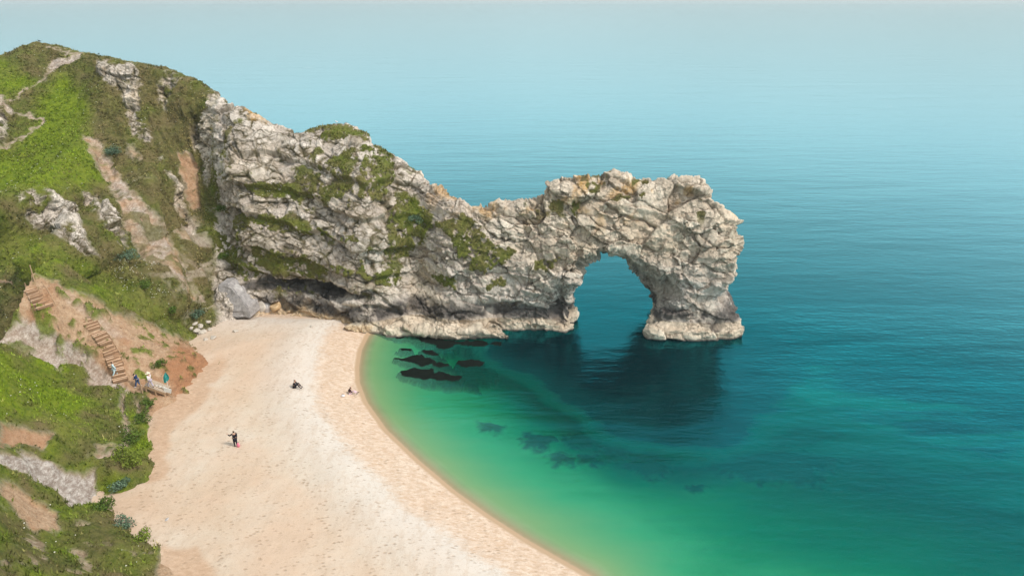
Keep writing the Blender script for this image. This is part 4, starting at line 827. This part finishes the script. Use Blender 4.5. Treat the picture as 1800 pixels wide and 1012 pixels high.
for i in range(10):
    for j in range(6): b.faces.new((rows[i][j], rows[i][j + 1], rows[i + 1][j + 1], rows[i + 1][j]))
ge = bmesh.ops.solidify(b, geom=list(b.faces), thickness=0.015); bm_obj('cloth', b, M_TURQ, root)

# ---- people
def skin_obj(name, V, E, Rd, mat, parent=None, root_i=0, lv=1):
    me = bpy.data.meshes.new(name); me.from_pydata(V, E, []); me.update(); ob = bpy.data.objects.new('tmp', me); COL.objects.link(ob)
    md = ob.modifiers.new('s', 'SKIN'); md.use_smooth_shade = True; sv = me.skin_vertices[0].data
    for i, r_ in enumerate(Rd): sv[i].radius = (r_, r_) if not isinstance(r_, tuple) else r_; sv[i].use_root = (i == root_i)
    ss = ob.modifiers.new('u', 'SUBSURF'); ss.levels = lv; ss.render_levels = lv
    dg = bpy.context.evaluated_depsgraph_get(); m2 = bpy.data.meshes.new_from_object(ob.evaluated_get(dg)); bpy.data.objects.remove(ob); m2.name = name
    return link(name, m2, mat, parent)
M_SKIN = plain('skin', (0.50, 0.31, 0.22), 0.6, 0.06); M_HAIR = plain('dark_hair', (0.02, 0.014, 0.010), 0.5, 0.2)
def cloth_m(name, c): return plain(name, c, 0.85, 0.12, 14)
def person(px, py, ang, J, top, legs, shoe, label, hair=True, hat=None, height=1.0, lift=0.0, coat=0.0):
    """J: joints in metres in the body's own frame (x right, y forward, z up)"""
    p, _ = hit(px, py); root = empty('person', (p.x, p.y, p.z + lift), ang); root.scale = (height,) * 3; tag(root, label, 'person')
    V, E, Rr, I = [], [], [], {}
    def add(k, v, r, par=None):
        I[k] = len(V); V.append(tuple(v)); Rr.append(r)
        if par is not None: E.append((I[par], I[k]))
    add('pel', J['pel'], (.15, .12)); add('spi', J['spi'], (.14, .10), 'pel'); add('che', J['che'], (.17, .11), 'spi'); add('nec', J['nec'], .055, 'che'); hv = Vector(J['hed']); nv = Vector(J['nec'])
    add('jaw', nv.lerp(hv, .55), (.065, .07), 'nec'); add('hed', hv, (.085, .10), 'jaw'); add('crn', hv + (hv - nv).normalized() * .09, (.06, .07), 'hed')
    fwd = Vector(J.get('look', (0, 1, 0))).normalized(); add('nos', hv + fwd * .105 - (hv - nv).normalized() * .02, .014, 'hed')
    for s_, sg in (('L', -1), ('R', 1)):
        add('sh' + s_, J['sh' + s_], .06, 'che'); add('el' + s_, J['el' + s_], .045, 'sh' + s_); add('wr' + s_, J['wr' + s_], .028, 'el' + s_)
        e = (Vector(J['wr' + s_]) - Vector(J['el' + s_])).normalized(); side = e.cross(Vector((0, 0, 1))) if abs(e.z) < .9 else Vector((1, 0, 0)); side.normalize(); pc = Vector(J['wr' + s_]) + e * .07; add('pa' + s_, pc, (.038, .018), 'wr' + s_)
        for q in range(4):
            o_ = side * ((q - 1.5) * .02); ln = (.065, .078, .074, .056)[q]; k1 = pc + e * .03 + o_; add(f'f{q}' + s_, k1, .009, 'pa' + s_); add(f'g{q}' + s_, k1 + e * ln * .6 + Vector((0, 0, -.01)), .008, f'f{q}' + s_); add(f'h{q}' + s_, k1 + e * ln * .9 + Vector((0, 0, -.03)), .007, f'g{q}' + s_)
        add('t0' + s_, pc - e * .02 + side * .045, .011, 'pa' + s_); add('t1' + s_, pc + e * .02 + side * .062, .009, 't0' + s_)
        add('hi' + s_, J['hi' + s_], .09, 'pel'); add('kn' + s_, J['kn' + s_], .058, 'hi' + s_); add('an' + s_, J['an' + s_], .038, 'kn' + s_); add('to' + s_, J['to' + s_], (.035, .025), 'an' + s_)
    skin_obj('body', V, E, Rr, M_SKIN, root)
    jt = ['pel', 'spi', 'che', 'shL', 'elL', 'shR', 'elR']; jv = [Vector(J[k]) for k in jt]; jv += [Vector(J['elL']).lerp(Vector(J['wrL']), .9), Vector(J['elR']).lerp(Vector(J['wrR']), .9)]; nc = Vector(J['che']).lerp(nv, .55); jv.append(nc)
    skin_obj('jacket', [tuple(v) for v in jv], [(0, 1), (1, 2), (2, 3), (3, 4), (2, 5), (5, 6), (4, 7), (6, 8), (2, 9)], [(.18, .15), (.17, .13), (.195, .14), .08, .062, .08, .062, .045, .045, .075], top, root)
    lj = ['pel', 'hiL', 'knL', 'hiR', 'knR']; lv_ = [Vector(J[k]) for k in lj] + [Vector(J['knL']).lerp(Vector(J['anL']), .9), Vector(J['knR']).lerp(Vector(J['anR']), .9)]
    skin_obj('trousers', [tuple(v) for v in lv_], [(0, 1), (1, 2), (0, 3), (3, 4), (2, 5), (4, 6)], [(.165, .135), .115, .085, .115, .085, .062, .062], legs, root)
    if coat: 
        c0 = Vector(J['pel']); skin_obj('coat_skirt', [tuple(c0 + Vector((0, 0, .1))), tuple(c0 + Vector((0, -.02, -.15))), tuple(c0 + Vector((0, -.03, -coat)))], [(0, 1), (1, 2)], [(.19, .15), (.22, .18), (.23, .19)], top, root)
    for s_ in 'LR':
        a_ = Vector(J['an' + s_]); b2 = Vector(J['to' + s_]); d_ = (b2 - a_); skin_obj('shoe', [tuple(a_ - d_ * .25), tuple(a_ + d_ * .4), tuple(b2 + d_ * .1)], [(0, 1), (1, 2)], [.05, .05, .04], shoe, root)
    upv = (hv - nv).normalized()
    if hair: skin_obj('hair', [tuple(hv + upv * .05 - fwd * .03), tuple(hv - fwd * .055 + upv * .0), tuple(hv - fwd * .07 - upv * .10)], [(0, 1), (1, 2)], [(.095, .10), (.10, .09), .065], M_HAIR, root)
    if hat:
        b = bmesh.new(); m_ = Matrix.Translation(hv + upv * .06) @ upv.to_track_quat('Z', 'Y').to_matrix().to_4x4(); bmesh.ops.create_cone(b, cap_ends=True, segments=20, radius1=.26, radius2=.13, depth=.06, matrix=m_); bmesh.ops.create_cone(b, cap_ends=True, segments=20, radius1=.13, radius2=.10, depth=.13, matrix=m_ @ Matrix.Translation((0, 0, .08))); bm_obj('hat', b, hat, root)
    return root
def stand(**kw):
    J = dict(pel=(0, 0, .93), spi=(0, 0, 1.13), che=(0, 0, 1.33), nec=(0, .01, 1.48), hed=(0, .03, 1.63), shL=(-.19, 0, 1.40), elL=(-.24, -.03, 1.12), wrL=(-.24, .06, .87), shR=(.19, 0, 1.40), elR=(.24, -.03, 1.12), wrR=(.24, .06, .87),
             hiL=(-.09, 0, .88), knL=(-.10, .03, .48), anL=(-.10, -.02, .08), toL=(-.11, .13, .04), hiR=(.09, 0, .88), knR=(.10, .03, .48), anR=(.10, -.02, .08), toR=(.11, .13, .04)); J.update(kw); return J
walk = dict(knL=(-.10, .16, .50), anL=(-.10, .22, .10), toL=(-.11, .37, .07), knR=(.10, -.02, .47), anR=(.10, -.24, .12), toR=(.11, -.12, .04), elL=(-.24, -.12, 1.13), wrL=(-.25, -.06, .90), elR=(.24, .08, 1.13), wrR=(.25, .26, .95))
C_PALE = cloth_m('pale_blue_cotton', (0.52, 0.68, 0.74)); C_NAVY = cloth_m('navy_cloth', (0.02, 0.045, 0.12)); C_WHITE = cloth_m('white_cotton', (0.70, 0.66, 0.68)); C_BLACK = cloth_m('black_cloth', (0.014, 0.013, 0.020)); C_CREAM = cloth_m('cream_straw', (0.72, 0.62, 0.48)); C_PINK = cloth_m('pink_cloth', (0.75, 0.22, 0.32)); C_BLUE = cloth_m('denim', (0.06, 0.12, 0.26)); C_LILAC = cloth_m('pale_pink_cotton', (0.66, 0.50, 0.56)); C_GREYT = cloth_m('grey_cotton', (0.42, 0.38, 0.46)); C_MAROON = cloth_m('dark_maroon', (0.05, 0.018, 0.028))
person(203, 661, R(-60), stand(**walk), C_PALE, C_PALE, C_WHITE, 'person in pale blue top and trousers walking on the lower timber steps')
person(244, 680, R(100), stand(**{**walk, 'che': (0, .10, 1.30), 'nec': (0, .17, 1.42), 'hed': (0, .27, 1.52), 'spi': (0, .04, 1.12), 'shL': (-.19, .1, 1.36), 'shR': (.19, .1, 1.36), 'elL': (-.22, .12, 1.10), 'wrL': (-.14, .32, 1.05), 'elR': (.22, .12, 1.10), 'wrR': (.14, .32, 1.05)}), C_NAVY, C_BLUE, C_WHITE, 'person in navy jacket and blue jeans looking down, between the steps and the boardwalk')
person(266, 681, R(70), stand(**walk), C_WHITE, C_GREYT, C_BLACK, 'person in white shirt and cream sun hat standing on the boardwalk', hat=C_CREAM, lift=0.0)
person(415, 784, R(35), stand(elL=(-.36, .14, 1.22), wrL=(-.48, .32, 1.34), elR=(.22, .02, 1.14), wrR=(.22, .10, .88)), C_BLACK, C_BLACK, C_BLACK, 'person in a long dark coat standing on the sand with one arm stretched out', coat=.42)
sit = dict(pel=(0, 0, .12), spi=(0, .03, .32), che=(0, .10, .52), nec=(0, .15, .66), hed=(0, .18, .80), shL=(-.19, .1, .58), elL=(-.24, .22, .36), wrL=(-.14, .42, .38), shR=(.19, .1, .58), elR=(.24, .22, .36), wrR=(.14, .42, .38), hiL=(-.1, .06, .12), knL=(-.13, .42, .46), anL=(-.12, .66, .09), toL=(-.12, .82, .05), hiR=(.1, .06, .12), knR=(.13, .42, .46), anR=(.12, .66, .09), toR=(.12, .82, .05))
person(517, 681, R(-95), stand(**sit), C_BLACK, C_BLACK, C_BLACK, 'person all in black sitting on the sand in the middle of the beach', height=1.12)
sit2 = dict(sit); sit2.update(knL=(-.13, .46, .30), anL=(-.12, .82, .08), toL=(-.12, .98, .07), knR=(.13, .42, .42), anR=(.12, .72, .08), toR=(.12, .88, .07), elL=(-.28, -.12, .36), wrL=(-.30, -.22, .10), elR=(.24, .22, .36), wrR=(.2, .38, .42))
person(615, 692, R(-85), stand(**sit2), C_MAROON, C_LILAC, C_BLACK, 'person in a dark top and pale pink trousers sitting at the water edge')
def bag(px, py, s_, mat, label, off=(0, 0, 0), parts=True):
    p, _ = hit(px, py); root = empty('bag', p + Vector(off)); tag(root, label, 'bag'); b = bmesh.new(); bmesh.ops.create_uvsphere(b, u_segments=14, v_segments=10, radius=1)
    for v in b.verts: v.co = Vector((v.co.x * s_[0] * (1.15 - .3 * (v.co.z > 0)), v.co.y * s_[1], (max(v.co.z, -.8) + .8) * s_[2]))
    bm_obj('sack', b, mat, root); V = [(math.cos(a) * s_[0] * .5, 0, s_[2] * 1.6 + math.sin(a) * s_[2] * .6) for a in np.linspace(0, math.pi, 7)]
    skin_obj('handle', V, [(i, i + 1) for i in range(6)], [.015] * 7, C_BLACK, root)
bag(419, 784, (.14, .09, .27), C_PINK, 'bright pink bag standing on the sand beside the person in the long coat', (0.05, -0.1, 0))
bag(603, 697, (.20, .16, .16), C_WHITE, 'small white bag on the sand behind the person at the water edge')
for px_, py_, lb, mt in ((70, 77, 'tiny dark bird perched on the very top of the green hill', C_BLACK), (174, 98, 'tiny dark bird perched on the ridge right of the hilltop', C_BLACK), (592, 220, 'small white gull standing on the grassy crest above the cliff', C_WHITE)):
    p = None
    for dy in range(-6, 12, 1):
        r_ = scene.ray_cast(DG, Vector((0, 0, CAM_H)), Vector(ray(px_, py_ + dy)).normalized())
        if r_[0] and r_[1].y < 125 and r_[1].z > 3: p = r_[1]; break
    if p is None: continue
    root = empty('bird', p, random.uniform(0, 6)); tag(root, lb, 'bird')
    skin_obj('body', [(0, -.28, .18), (0, -.1, .20), (0, .08, .24), (0, .16, .34), (0, .24, .35), (0, .30, .34)], [(i, i + 1) for i in range(5)], [.02, .07, .09, .05, .035, .012], mt, root)
    for sx in (-.03, .03): skin_obj('leg', [(sx, .0, .18), (sx, .02, .02), (sx, .07, .0)], [(0, 1), (1, 2)], [.012, .01, .01], C_CREAM, root)

# ------------------------------------------------------------------ sea air
hz_m = bpy.data.meshes.new('haze'); b_ = bmesh.new(); bmesh.ops.create_cube(b_, size=1.0)
for v in b_.verts: v.co = (v.co.x * 20400, 4900 + v.co.y * 11000, 22.5 + v.co.z * 62); 
b_.to_mesh(hz_m); b_.free()
t = NT('haze'); pv = t.n('ShaderNodeVolumePrincipled'); pv.inputs['Density'].default_value = 0.00018; pv.inputs['Color'].default_value = (0.88, 0.97, 0.97, 1); pv.inputs['Anisotropy'].default_value = 0.1
t.l(pv.outputs[0], t.out.inputs['Volume'])
haze = link('haze', hz_m, t.m); tag(haze, 'pale sea haze over the water', 'haze', kind='stuff')
